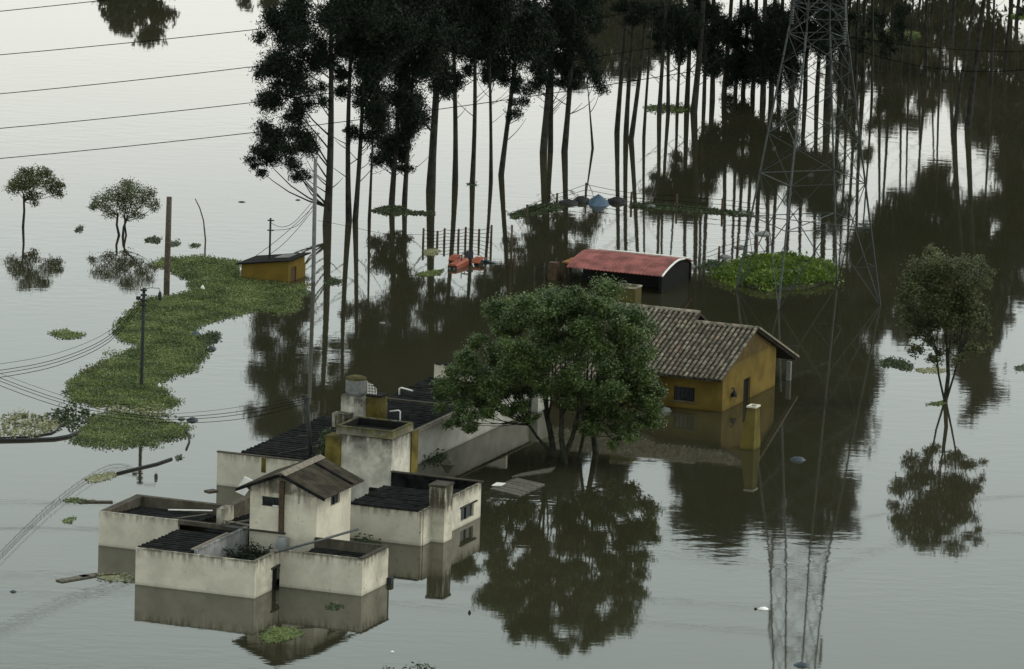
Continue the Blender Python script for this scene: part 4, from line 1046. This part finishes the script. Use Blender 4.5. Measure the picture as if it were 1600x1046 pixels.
# grassy mound under the pylon
gm = [(1113, 434), (1140, 424), (1160, 412), (1190, 409), (1215, 406), (1240, 410), (1270, 409), (1290, 414), (1304, 424), (1298, 436), (1303, 443), (1270, 444), (1240, 451), (1212, 449), (1190, 455), (1168, 445), (1146, 446), (1130, 438)]
gc = ground(1212, 430); gx = abs(ground(1303, 430).x - ground(1118, 430).x) / 2; gy = abs(ground(1212, 403).y - ground(1212, 455).y) / 2
def dome(P_):
    d = ((P_[:, 0] - gc.x) / gx) ** 2 + ((P_[:, 1] - gc.y) / gy) ** 2
    return np.clip(1 - d, 0, 1) ** .6 * .36
mb = MB(); vs = [(gc.x, gc.y, .28)]; fs = []
for j, s_ in enumerate((.35, .7, 1.0)):
    for k in range(24):
        a = 2 * math.pi * k / 24
        vs.append((gc.x + gx * .95 * s_ * math.cos(a), gc.y + gy * .95 * s_ * math.sin(a), (.25, .16, -.05)[j]))
for k in range(24):
    q = (k + 1) % 24; fs.append((0, 1 + k, 1 + q))
    for j in (0, 1): fs.append((1 + j * 24 + k, 1 + (j + 1) * 24 + k, 1 + (j + 1) * 24 + q, 1 + j * 24 + q))
tag(mb.add(vs, fs).build('islet', M['mud'], None, True), None, None, kind='structure')
weed('grass', gm, 'bright green grass covering the mound under the pylon', 'grass', 'grass', dens=300, size=.20, hmax=.42, ragged=.5, seed=90, hfun=dome, up=1.4)

# ------------------------------------------------------------------ lattice pylon and its lines
feet = [ground(1158, 450), ground(1220, 487), ground(1367, 479), ground(1305, 443)]
pc = sum(feet, Vector()) / 4
E1 = Vector((math.cos(rad(21)), math.sin(rad(21)), 0)); E2 = Vector((math.sin(rad(21)), -math.cos(rad(21)), 0))
pylon = thing('lattice_pylon', 'grey steel lattice power pylon with its feet in the flood', 'pylon', (pc.x, pc.y, 0), 0)
def half(z): return 2.95 - .122 * z if z < 14.6 else max(.35, 1.169 - .055 * (z - 14.6))
def corner(i, z):
    a, b = ((-1, -1), (-1, 1), (1, 1), (1, -1))[i]
    h = half(z); p = E1 * (a * h) + E2 * (b * h); return Vector((p.x, p.y, z))
ubar = MB().box(-.5, .5, -.5, .5, 0, 1).mesh('bar'); ubar2 = ubar.copy(); ubar.materials.append(M['steel']); ubar2.materials.append(M['steel_dark'])
rp = random.Random(3)
def bar(name, p, q, t, mesh=None, parent=None):
    p, q = Vector(p), Vector(q); d = q - p
    o = bpy.data.objects.new(name, mesh or (ubar if rp.random() < .4 else ubar2)); COL.objects.link(o); o.parent = parent or pylon
    t *= .8
    o.matrix_local = Matrix.Translation(p) @ d.to_track_quat('Z', 'X').to_matrix().to_4x4() @ Matrix.Diagonal((t, t, d.length, 1))
    return o
LV = [-.6, 4.1, 6.5, 8.7, 10.7, 12.5, 14.2, 15.8, 17.6, 19.4, 21.4, 23.4, 25.6, 28.0]
for i in range(4):
    bar('leg', corner(i, -.6), corner(i, 14.6), .105); bar('leg', corner(i, 14.6), corner(i, 28), .09)
for i in range(4):
    j = (i + 1) % 4
    # splayed foot panel: apex at the middle of the first belt
    mid = (corner(i, 4.1) + corner(j, 4.1)) / 2
    bar('brace', corner(i, 0), mid, .05); bar('brace', corner(j, 0), mid, .05)
    for (s_, e_) in ((i, j), (j, i)):
        p = corner(s_, 0).lerp(mid, .5); bar('strut', p, corner(s_, 2.05), .035); bar('strut', p, corner(s_, 3.4), .035)
    for z in (4.1, 6.5, 14.2, 15.8, 19.4, 23.4): bar('belt', corner(i, z), corner(j, z), .05)
    m2 = (corner(i, 4.1) + corner(j, 4.1)) / 2
    bar('brace', m2, corner(i, 6.5), .046); bar('brace', m2, corner(j, 6.5), .046)
    for a, b in zip(LV[2:-1], LV[3:]):
        bar('brace', corner(i, a), corner(j, b), .042); bar('brace', corner(j, a), corner(i, b), .042)
bar('plan_brace', corner(0, 4.1), corner(2, 4.1), .05); bar('plan_brace', corner(1, 4.1), corner(3, 4.1), .05)
tips = []
ins_mb = MB()
for k in range(9): ins_mb.tube([(0, 0, -.14 * k), (0, 0, -.14 * k - .05), (0, 0, -.14 * k - .12)], [.045, .11, .03], 8)
ins_me = ins_mb.mesh('insulator', True); ins_me.materials.append(M['steel'])
for lev in (15.6, 19.4, 23.4):
    for s_ in (1, -1):
        tip = E2 * (s_ * 3.6); tip = Vector((tip.x, tip.y, lev))
        for i in ((1, 2) if s_ > 0 else (0, 3)):
            bar('arm', corner(i, lev - .3), tip, .06); bar('arm', corner(i, lev + 1.2), tip, .05)
        o = bpy.data.objects.new('insulator', ins_me); COL.objects.link(o); o.parent = pylon; o.location = tip - Vector((0, 0, .1))
        tips.append((s_, lev, Vector((pc.x, pc.y, 0)) + tip - Vector((0, 0, 1.35))))

def ray_plane(px, py, p0, nrm):
    d = CROT @ Vector(((px - 800) / FPX, -(py - 523) / FPX, -1))
    return CAM + d * ((p0 - CAM).dot(nrm) / d.dot(nrm))
def wire(name, pts, r, label, cat='wire', group=None, mat='wire'):
    c = Vector(pts[0]); c.z = 0
    o = MB().tube([Vector(p) - c for p in pts], r, 5).build(name, M[mat], None, True); o.location = c
    return tag(o, label, cat, group)
LW = {(1, 15.6): ((0, 248), (400, 207), 'lowest'), (-1, 15.6): ((0, 201), (400, 160), 'second lowest'), (1, 19.4): ((0, 147), (400, 104), 'middle'),
      (-1, 19.4): ((0, 86), (430, 43), 'second highest'), (1, 23.4): ((0, 18), (170, 0), 'highest')}
RWIRE = {(1, 15.6): ((1415, 99), (1600, 109)), (-1, 15.6): ((1403, 69), (1600, 81))}
def parab(tip, a, b, t_end, n=28):
    """sagging line from the tip through two surveyed points"""
    ta, tb = (a - tip).xy.length, (b - tip).xy.length
    za, zb = a.z - tip.z, b.z - tip.z
    den = ta * tb * (tb - ta)
    A_ = (zb * ta - za * tb) / den; B_ = (za * tb * tb - zb * ta * ta) / den
    dr = (b - tip); dr.z = 0; dr.normalize()
    return [tip + dr * (t_end * i / n) + Vector((0, 0, A_ * (t_end * i / n) ** 2 + B_ * (t_end * i / n))) for i in range(n + 1)]
for (s_, lev, tp) in tips:
    if (s_, lev) not in LW: continue
    q0, q1, nm = LW[(s_, lev)]
    a = ray_plane(*q1, tp, E2); b = ray_plane(*q0, tp, E2)
    tb = (b - tp).xy.length
    wire('power_line', parab(tp, a, b, tb + 25), .022, '%s of the parallel power lines crossing the upper left water' % nm, 'power line', 'power lines strung from the pylon')
    if (s_, lev) in RWIRE:
        a, b = [ray_plane(*q, tp, E2) for q in RWIRE[(s_, lev)]]
        wire('power_line', parab(tp, a, b, (b - tp).xy.length + 10), .022, ('lower' if s_ > 0 else 'upper') + ' power line running right from the pylon', 'power line', 'power lines strung from the pylon')

# ------------------------------------------------------------------ poles and slack wires
def pole(name, label, bx, by, tx, ty, wpx, mat, arms=()):
    b = ground(bx, by); t = at_depth(tx, ty, b.y); sc_ = FPX / (b - CAM).length; r = wpx / sc_ / 2
    e = thing(name, label, 'pole', b, 0)
    d = t - b
    MB().tube([d * -.12, Vector((0, 0, 0)), d * .5, d], [r * 1.08, r * 1.05, r, r * .9], 10).build('shaft', M[mat], e, True)
    for (f, L_, th) in arms:
        p = d * f; MB().box(p.x - L_ / 2, p.x + L_ / 2, p.y - r - .1, p.y - r - .01, p.z - th, p.z + th).build('crossarm', M['pole_dark'], e)
        for q in (-.42, 0, .42): MB().tube([(p.x + L_ * q, p.y - r - .055, p.z + th), (p.x + L_ * q, p.y - r - .055, p.z + th + .12)], [.05, .035], 6).build('insulator', M['pole_dark'], e, True)
    return e, b, t
pole('utility_pole', 'thick plain wooden pole standing above the weed mat', 260.5, 441, 264.5, 308, 9.5, 'wood')
e2, b2, t2 = pole('utility_pole', 'dark utility pole with bracket and insulators rising from the weed mat', 221, 604, 225, 450, 5.5, 'pole_dark')
d2 = t2 - b2
for f in (.98, .93, .88, .83): MB().tube([d2 * f + Vector((-.16, -.1, 0)), d2 * f + Vector((.16, -.1, 0))], .055, 8).build('insulator', M['pole_dark'], e2, True)
MB().tube([d2 * .99, d2 * .99 + Vector((.35, 0, .06)), d2 * .99 + Vector((.75, 0, .05)), d2 * .99 + Vector((.80, 0, -.12))], .018, 6).build('bracket', M['pole_dark'], e2, True)
MB().tube([d2 * .99 + Vector((.80, 0, -.12)), d2 * .99 + Vector((.80, 0, -.30)), d2 * .99 + Vector((.80, 0, -.55))], [.06, .10, .07], 8).build('street_lamp', M['pole_dark'], e2, True)
MB().box(-.36, -.14, -.1, .1, d2.z * .88, d2.z * .91).build('stay_clamp', M['pole_dark'], e2)
e3, b3, t3 = pole('utility_pole', 'tall grey concrete pole right of the ochre hut', 489.5, 441, 493, 248, 6.5, 'concrete')
hb = uv(hu[0] - 1.5, hu[1] + .9, .95)
e4 = thing('utility_pole', 'short thin pole with insulators on the hut roof', 'pole', hb, 0)
hh = at_depth(419, 341, hb.y).z - hb.z
MB().tube([(0, 0, -.1), (0, 0, hh)], .055, 8).build('shaft', M['pole_dark'], e4, True)
for f in (.72, .95): MB().box(-.16, .2, -.1, -.04, hh * f - .03, hh * f + .03).build('crossarm', M['pole_dark'], e4)
pb = uv(-1.06, 22.0, 1.64)
e5 = thing('utility_pole', 'slim dark pole rising from the rear black roof', 'pole', pb, 0)
ph = at_depth(479, 617, pb.y); dd = ph - pb
MB().tube([(0, 0, -.1), dd * .5, dd], [.11, .10, .085], 8).build('shaft', M['pole_dark'], e5, True)
MB().box(dd.x - .2, dd.x + .15, dd.y - .12, dd.y - .05, dd.z - .2, dd.z - .12).build('crossarm', M['pole_dark'], e5)
MB().box(dd.x * .3 - .5, dd.x * .3 - .1, -.05, .03, dd.z * .32, dd.z * .32 + .05).build('step_iron', M['pole_dark'], e5)

def slack(pxs, y0, y1, r, label, group):
    n = 24; pts = []
    for i in range(n + 1):                      # smooth curve through the surveyed points
        t = i / n * (len(pxs) - 1); k = min(int(t), len(pxs) - 2); f = t - k
        p = [pxs[max(0, min(len(pxs) - 1, q))] for q in (k - 1, k, k + 1, k + 2)]
        def cr(a, b, c, d): return .5 * (2 * b + (c - a) * f + (2 * a - 5 * b + 4 * c - d) * f * f + (3 * b - a - 3 * c + d) * f ** 3)
        x = cr(*[q[0] for q in p]); y = cr(*[q[1] for q in p])
        pts.append(at_depth(x, y, y0 + (y1 - y0) * (x - pxs[0][0]) / (pxs[-1][0] - pxs[0][0])))
    return wire('slack_wire', pts, r, label, 'wire', group)
NM = ['top', 'second', 'third', 'bottom']
for k, (ya, yb) in enumerate(((462, 569), (467, 579), (471, 584), (475, 590))):
    slack([(222, ya), (170, ya + (yb - ya) * .52), (90, ya + (yb - ya) * .84), (0, yb), (-40, yb + 2)], b2.y, b2.y - 24, .016 if k else .010, '%s wire sagging left from the dark utility pole' % NM[k], 'wires left of the dark pole')
for k, dy in enumerate((0, 7, 12, 19)):
    slack([(-30, 572 + dy), (60, 606 + dy), (140, 630 + dy * .9), (240, 646 + dy * .7), (320, 643 + dy * .9), (400, 632 + dy * 1.0), (480, 619 + dy * .6)], pb.y - 6, pb.y, .014 if k else .009, '%s wire sagging across the weed to the slim roof pole' % NM[k], 'wires to the roof pole')
hY = hb.y
for k, (q) in enumerate([[(424, 349), (440, 355), (460, 347), (491, 312)], [(425, 360), (450, 358), (470, 348), (491, 318)], [(400, 400), (430, 378), (460, 352), (491, 322)], [(418, 400), (440, 384), (465, 358), (491, 326)]]):
    slack(q, hY, b3.y, .014, '%s wire slung between the concrete pole and the hut' % NM[k], 'wires to the hut')
slack([(497, 345), (540, 353), (600, 365), (660, 367)], b3.y, b3.y + 6, .010, 'thin wire running right from the concrete pole', 'wires to the hut')

# bent stick
sb = ground(320, 392)
st_pts = [at_depth(x, y, sb.y) for x, y in ((320, 398), (321, 375), (318, 345), (312, 325), (305, 311))]
o = MB().tube([p - sb for p in st_pts], [.05, .05, .04, .035, .03], 6).build('bent_stick', M['wood'], None, True); o.location = sb
tag(o, 'bent bare stick standing in the water left of the hut', 'stick')

# ------------------------------------------------------------------ fences
def fence(label, posts, rails, mat='brown', hscale=1.0, wpx=4.0):
    b0 = ground(*posts[0][:2]); e = thing('post_fence', label, 'fence', b0, 0)
    tops = []
    for (bx, by, ty) in posts:
        b = ground(bx, by); h = at_depth(bx, ty, b.y).z; sc_ = FPX / (b - CAM).length; r = wpx / sc_ / 2
        MB().tube([(b.x - b0.x, b.y - b0.y, -.4), (b.x - b0.x + .01, b.y - b0.y, h)], [r, r * .85], 7).build('post', M[mat], e, True)
        tops.append((b - b0, h))
    for f in rails:
        for (p, h), (q, g) in zip(tops, tops[1:]):
            MB().tube([(p.x, p.y, h * f), ((p.x + q.x) / 2, (p.y + q.y) / 2, (h + g) / 2 * f - .03), (q.x, q.y, g * f)], .014, 4).build('rail_wire', M['wire'], e)
    return e
fence('row of dark fence posts with wires behind the tractor', [(661, 382, 357), (683, 380, 361), (694, 379, 357), (716, 378, 358), (727, 377, 355), (748, 379, 358), (767, 384, 352)], (.9, .65, .4, .15))
fence('wire fence by the blue tarpaulin with widely spaced posts', [(823, 336, 320), (870, 318, 302), (915, 310, 286), (986, 320, 300), (1057, 327, 304), (1128, 332, 310), (1200, 338, 318)], (.9, .55, .2))
fence('short run of posts between the red shed and the pylon', [(1092, 410, 397), (1123, 403, 385), (1152, 396, 374), (1182, 389, 368)], (.85, .4))
fence('pair of dark stakes right of the tractor', [(798, 418, 352), (804, 421, 398)], (), wpx=3.5)
fence('low metal gate rails left of the red shed', [(835, 432, 417), (850, 428, 411), (868, 424, 404)], (.95, .5), 'steel_dark', wpx=2.5)

# ------------------------------------------------------------------ tractor, up to its bonnet in water
tq = ground(708, 420); tu = ((tq - O2).x * UX + (tq - O2).y * UY, -(tq - O2).x * UY + (tq - O2).y * UX)
Tr = House('tractor', 'orange tractor flooded up to its bonnet', 'tractor', tu[0], tu[1])
u, v = tu
Tr.mesh('bonnet', MB().prism([(u - .34, -.3), (u + .34, -.3), (u + .34, .34), (u + .24, .46), (u - .24, .46), (u - .34, .34)], lambda p, t: (p[0], t, p[1] + .12 * (t - v) / 2.2), v - .15, v + 2.0), 'orange')
Tr.box('grille', u - .32, u + .32, v - .20, v - .152, -.3, .33, 'black')
Tr.mesh('fender', MB().prism([(v + 1.9, .30), (v + 2.2, .52), (v + 2.8, .58), (v + 3.2, .45), (v + 3.2, .38), (v + 2.8, .50), (v + 2.2, .44), (v + 1.95, .24)], lambda p, t: (t, p[0], p[1]), u - 1.15, u - .55), 'orange')
Tr.mesh('fender', MB().prism([(v + 1.9, .30), (v + 2.2, .52), (v + 2.8, .58), (v + 3.2, .45), (v + 3.2, .38), (v + 2.8, .50), (v + 2.2, .44), (v + 1.95, .24)], lambda p, t: (t, p[0], p[1]), u + .55, u + 1.15), 'orange')
for s_ in (-1, 1):
    mb = MB(); n = 20; vs = []; fs = []
    for (uu, rr) in ((u + s_ * .62, .50), (u + s_ * .66, .56), (u + s_ * 1.0, .56), (u + s_ * 1.04, .50)):
        for k in range(n): vs.append((uu, v + 2.65 + rr * math.cos(2 * math.pi * k / n), -.10 + rr * math.sin(2 * math.pi * k / n)))
    for i in range(3):
        for k in range(n): q = (k + 1) % n; fs.append((i * n + k, i * n + q, (i + 1) * n + q, (i + 1) * n + k))
    fs += [tuple(range(n)), tuple(range(3 * n, 4 * n))]
    Tr.mesh('rear_wheel', mb.add(vs, fs), 'black', None, False)
Tr.pts('seat', [(u - .26, v + 2.5, .35), (u + .26, v + 2.5, .35), (u + .26, v + 3.0, .35), (u - .26, v + 3.0, .35), (u - .26, v + 2.5, .48), (u + .26, v + 2.5, .48), (u + .24, v + 3.05, .85), (u - .24, v + 3.05, .85)], 'black')
mb = MB().tube([(u + .22 * math.cos(2 * math.pi * k / 14), v + 2.2 + .20 * math.sin(2 * math.pi * k / 14), .85 + .08 * math.sin(2 * math.pi * k / 14)) for k in range(15)], .025, 6)
mb.tube([(u, v + 1.9, .5), (u, v + 2.2, .85)], .03, 6)
Tr.mesh('steering_wheel', mb, 'black')
Tr.tube('exhaust_pipe', [(u + .20, v + 1.0, .4), (u + .20, v + 1.0, .95)], .035, 'black')
Tr.box('front_lamp', u - .25, u - .10, v - .23, v - .202, .10, .22, 'concrete')
Tr.box('front_lamp', u + .10, u + .25, v - .23, v - .202, .10, .22, 'concrete')
Tr.pts('rear_implement', [(u + .9, v + 3.3, .05), (u + 2.1, v + 3.1, -.05), (u + 2.1, v + 3.3, -.05), (u + .9, v + 3.6, .05), (u + .9, v + 3.3, .3), (u + 2.1, v + 3.1, .1), (u + 2.1, v + 3.3, .1), (u + .9, v + 3.6, .3)], 'blue_dark')

Tr.e.scale = (.8, .8, .8); Tr.e.location.z = -.10

# ------------------------------------------------------------------ heaps, drums and drift
def lump(name, px, py, rx, ry, rz, mat, label, cat, seed=0, peak=0.0, group=None):
    rng_ = random.Random(seed); g = ground(px, py); mb = MB(); vs = []; fs = []; n, m = 14, 6
    for i in range(m):
        a = (i / (m - 1)) * math.pi / 2
        for k in range(n):
            t = 2 * math.pi * k / n; w_ = 1 + rng_.uniform(-.13, .13)
            vs.append((math.cos(t) * rx * math.cos(a) ** (1 - peak * .3) * w_ + .02, math.sin(t) * ry * math.cos(a) * w_, -.08 + (rz + .08) * (math.sin(a) if peak < .5 else (1 - math.cos(a) ** 1.0)) * (1 + rng_.uniform(-.08, .08))))
    for i in range(m - 1):
        for k in range(n): q = (k + 1) % n; fs.append((i * n + k, i * n + q, (i + 1) * n + q, (i + 1) * n + k))
    fs.append(tuple(range(n))[::-1]); fs.append(tuple(range((m - 1) * n, m * n)))
    o = mb.add(vs, fs).build(name, M[mat], None, True); o.location = (g.x, g.y, 0)
    return tag(o, label, cat, group)
lump('tarpaulin_heap', 934, 318, .75, 1.2, .52, 'blue', 'pointed heap under a blue tarpaulin by the far fence', 'tarpaulin', 1, 1.0)
lump('black_sack', 888, 318, .62, .8, .20, 'black', 'flat black sack left of the blue tarpaulin', 'sack', 2, group='black sacks by the tarpaulin')
lump('black_sack', 908, 315, .50, .8, .30, 'black', 'upright black sack touching the blue tarpaulin on its left', 'sack', 3, group='black sacks by the tarpaulin')
lump('black_sack', 963, 316, .62, .8, .28, 'black', 'rounded black sack right of the blue tarpaulin', 'sack', 4, group='black sacks by the tarpaulin')
lump('debris_heap', 0, 0, .01, .01, .01, 'mud', 'x', 'x')
bpy.data.objects.remove(bpy.data.objects['debris_heap'])

def slab(name, corners_px, z0, z1, mat, label, cat, group=None):
    P4 = [ground(x, y) for x, y in corners_px]; c = sum(P4, Vector()) / 4
    o = MB().hexa([(p.x - c.x, p.y - c.y, z0) for p in P4] + [(p.x - c.x, p.y - c.y, z1) for p in P4]).build(name, M[mat]); o.location = c
    return tag(o, label, cat, group)
# drifting boards
rft = thing('board_raft', 'half-sunk platform of grey boards under the big tree', 'raft', ground(808, 760), 0)
for k in range(7):
    f0, f1 = k / 7, (k + .93) / 7
    A_, B_, C_, D_ = [ground(x, y) for x, y in ((766, 765), (812, 776), (852, 758), (808, 748))]
    p = [A_.lerp(D_, f0), B_.lerp(C_, f0), B_.lerp(C_, f1), A_.lerp(D_, f1)]
    MB().hexa([(q.x - rft.location.x, q.y - rft.location.y, -.03) for q in p] + [(q.x - rft.location.x, q.y - rft.location.y, .05 + .012 * (k % 3)) for q in p]).build('board', M['plank'], rft)
slab('driftwood_board', [(800, 746), (815, 741), (868, 731), (860, 738)], -.02, .05, 'plank', 'loose board behind the half-sunk platform', 'board', 'drifting boards')
slab('white_scrap', [(768, 762), (776, 757), (790, 758), (784, 762)], .07, .10, 'white_pipe', 'white scrap on the left end of the board platform', 'scrap', 'white scraps')
def plank(label, a, b, w_, mat, name='driftwood_board', z=.06, cat='board'):
    p, q = ground(*a), ground(*b); d = (q - p).normalized(); n_ = Vector((-d.y, d.x, 0)) * w_
    c = (p + q) / 2
    pts = [p - n_ - c, q - n_ - c, q + n_ - c, p + n_ - c]
    o = MB().hexa([(t.x, t.y, -.03) for t in pts] + [(t.x, t.y, z) for t in pts]).build(name, M[mat]); o.location = c
    return tag(o, label, cat, 'drifting boards' if name == 'driftwood_board' else None)
plank('long pale board drifting left of the front wing', (92, 909), (150, 899), .22, 'plank')
plank('dark board end against the front wing corner', (148, 899), (186, 897), .18, 'wood')
plank('white board end on the long drifting board', (126, 903), (137, 901), .20, 'white_pipe')
plank('thin dark board floating left of the parapet wing', (126, 785), (176, 785), .12, 'wood')
plank('short pale board beside the weed raft left of the parapet wing', (124, 786), (148, 783), .10, 'plank')
plank('small dark board left of the rear wing wall', (323, 769), (337, 767), .20, 'wood')
weed('weed_clump', [(150, 903), (175, 895), (208, 898), (206, 910), (170, 908)], 'dry stalks caught against the front wing corner', 'weed clump', 'dry', dens=110, size=.16, hmax=.15, seed=75, kind=None, group='loose weed clumps', ragged=.15)
# white sheet leaning behind the two-storey house
sh = thing('white_board', 'tilted white board with a dark hole beside the two-storey house', 'board', uv(-.3, 13.14, 1.5), YARD)
MB().hexa([(-.72, .0, .13), (-.24, .0, -.03), (-.24, .05, -.03), (-.72, .05, .13), (-.26, .0, .87), (.24, .0, .71), (.24, .05, .71), (-.26, .05, .87)]).build('panel', M['white'], sh)
MB().tube([(-.02, -.03, .40), (-.02, .0, .40)], .09, 10).build('hole_ring', M['black'], sh)
# long grey pipe lying over the walls
pp = [uv(5.95, 1.75, 1.76), uv(7.0, 4.0, 1.95), uv(8.0, 6.31, 2.16)]
o = MB().tube([p - uv(5.95, 1.75, 0) for p in pp], .055, 10).build('long_pipe', M['steel'], None, True); o.location = uv(5.95, 1.75, 0)
tag(o, 'long grey pipe lying across the walls of the annex', 'pipe')
# debris pile in the roofless yard
nr_ = np.random.default_rng(8)
Q = leaves_in(nr_, [(0, 0, .8, .85), (.6, .3, .6, .7), (-.6, .5, .55, .6), (.1, -.9, .55, .65)], 1100, .2, 0, .8, .1, .25)
o = link('brush_heap', quads_mesh('brush_heap', Q), M['leaf_euc']); o.location = uv(3.95, 3.6, .3)
tag(o, 'dark heap of brush and rubbish inside the roofless yard', 'brush heap')
# leaves growing at the foot of the chimney block wall
weed('weed_clump', [(551, 842), (560, 838), (580, 842), (598, 848), (580, 850), (556, 847)], 'leafy weed in the corner behind the annex', 'weed clump', 'hyacinth_dark', dens=220, size=.16, hmax=.35, seed=76, kind=None, group='loose weed clumps', ragged=.1)
# moss and ivy beside the tank tower
Q = leaves_in(np.random.default_rng(5), [(0, 0, .5, .5), (.1, .3, 1.0, .45), (0, .2, 1.4, .35), (-.2, .6, .6, .4)], 900, .13, .2, 1.0, .2, .6)
o = link('creeper', quads_mesh('creeper', Q), M['hyacinth_dark']); o.location = uv(-.1, 21.5, 1.5)
tag(o, 'green creeper climbing the left corner of the tank tower', 'creeper')
# hoses on the water
def hose(label, pts, r=.07, mat='black'):
    P_ = [ground(x, y, .03) for x, y in pts]; c = P_[0].copy(); c.z = 0
    o = MB().tube([p - c for p in P_], r, 6).build('hose', M[mat], None, True); o.location = c
    return tag(o, label, 'hose', 'black hoses afloat')
hose('thick black hose at the left edge below the pale reeds', [(-10, 689), (40, 688), (85, 686), (108, 682), (121, 676)], .10)
hose('second black hose looping round the pale reeds', [(-10, 685), (45, 683), (80, 677), (93, 670), (95, 664)], .05)
hose('thin black hose curving from the lower mat towards the parapet wing', [(183, 740), (215, 732), (245, 725), (268, 717)], .07)
hose('curved black hose at the right tip of the lower mat', [(272, 661), (285, 668), (294, 678), (296, 690), (291, 702)], .05)
# small floating rubbish
for (x, y, rx, rz, mt, nm, lab, cat) in [
    (1246, 719, .40, .16, 'blue_dark', 'drum', 'dark blue drum floating right of the tapered pillar', 'drum'),
    (1192, 952, .26, .10, 'white', 'foam_box', 'white foam box in the pylon reflection', 'box'),
    (1180, 952, .10, .07, 'black', 'black_scrap', 'small black scrap beside the white foam box', 'scrap'),
    (1252, 1040, .38, .12, 'blue_dark', 'drum', 'dark drum floating at the bottom edge', 'drum'),
    (1326, 829, .16, .06, 'black', 'black_scrap', 'black scrap floating alone right of the pylon reflection', 'scrap'),
    (612, 1019, .10, .06, 'white', 'white_scrap', 'white scrap alone in front of the annex', 'scrap'),
    (733, 958, .08, .12, 'black', 'black_scrap', 'tiny black stick-like scrap below the chimney block', 'scrap'),
    (20, 925, .20, .07, 'blue_dark', 'plastic_bag', 'dark plastic bag afloat at the lower left', 'bag'),
    (305, 525, .30, .22, 'blue_dark', 'plastic_bag', 'blue-grey bag at the right bulge of the weed mat', 'bag'),
    (330, 546, .28, .15, 'blue_dark', 'plastic_bag', 'blue-grey bag below the dark clump of the weed mat', 'bag'),
    (300, 657, .30, .16, 'blue_dark', 'plastic_bag', 'dark bag where the slack wires meet the lower mat', 'bag'),
    (283, 655, .22, .12, 'concrete', 'plastic_bag', 'grey bag at the tip of the yellowish strip', 'bag'),
    (1017, 324, .35, .16, 'concrete', 'plastic_bag', 'grey bag on the far fence line right of the tarpaulin', 'bag'),
    (1160, 335, .30, .16, 'concrete', 'plastic_bag', 'grey bag on the far fence line near the pylon', 'bag'),
    (1132, 402, .40, .14, 'concrete', 'plastic_bag', 'pale bag left of the tall fence post by the mound', 'bag'),
    (1156, 387, .40, .14, 'concrete', 'plastic_bag', 'pale bag behind the short run of posts', 'bag'),
    (1192, 366, .50, .16, 'concrete', 'plastic_bag', 'heaped pale bag at the left pylon foot', 'bag'),
    (1074, 417, .45, .22, 'concrete', 'plastic_bag', 'pale heaped sheet at the right end of the red shed', 'bag'),
    (377, 316, .28, .05, 'wood', 'driftwood_log', 'small driftwood log on the open water left of the eucalyptus', 'log'),
    (465, 313, .20, .05, 'wood', 'driftwood_log', 'short driftwood log behind the concrete pole', 'log'),
    (597, 505, .2, .06, 'concrete', 'plastic_bag', 'small pale bag in the dark tree reflection', 'bag'),
    (1040, 643, .30, .22, 'concrete', 'plastic_ball', 'round pale float against the yellow house wall', 'float'),
    (1018, 638, .35, .15, 'concrete', 'plastic_ball', 'flat pale float left of the round one by the yellow house', 'float'),
    (248, 606, .09, .24, 'white', 'white_scrap', 'white scrap on the weed mat right of the dark pole', 'scrap'),
    (316, 453, .12, .24, 'white', 'white_scrap', 'white scrap on the weed mat left of the hut', 'scrap'),
    (1325, 768, .1, .05, 'black', 'black_scrap', 'tiny black scrap above the larger lone one', 'scrap')]:
    lump(nm, x, y, rx, rx * .8, rz, mt, lab, cat, seed=int(x))
# pale wedge behind the tank tower
sw = thing('roof_fragment', 'pale triangular roof fragment poking from the water beside the dark shrub', 'debris', ground(698, 727), YARD)
MB().prism([(-.45, -.1), (.35, -.1), (.02, .42)], lambda p, t: (p[0], t, p[1]), 0, .35).build('wedge', M['plank'], sw)
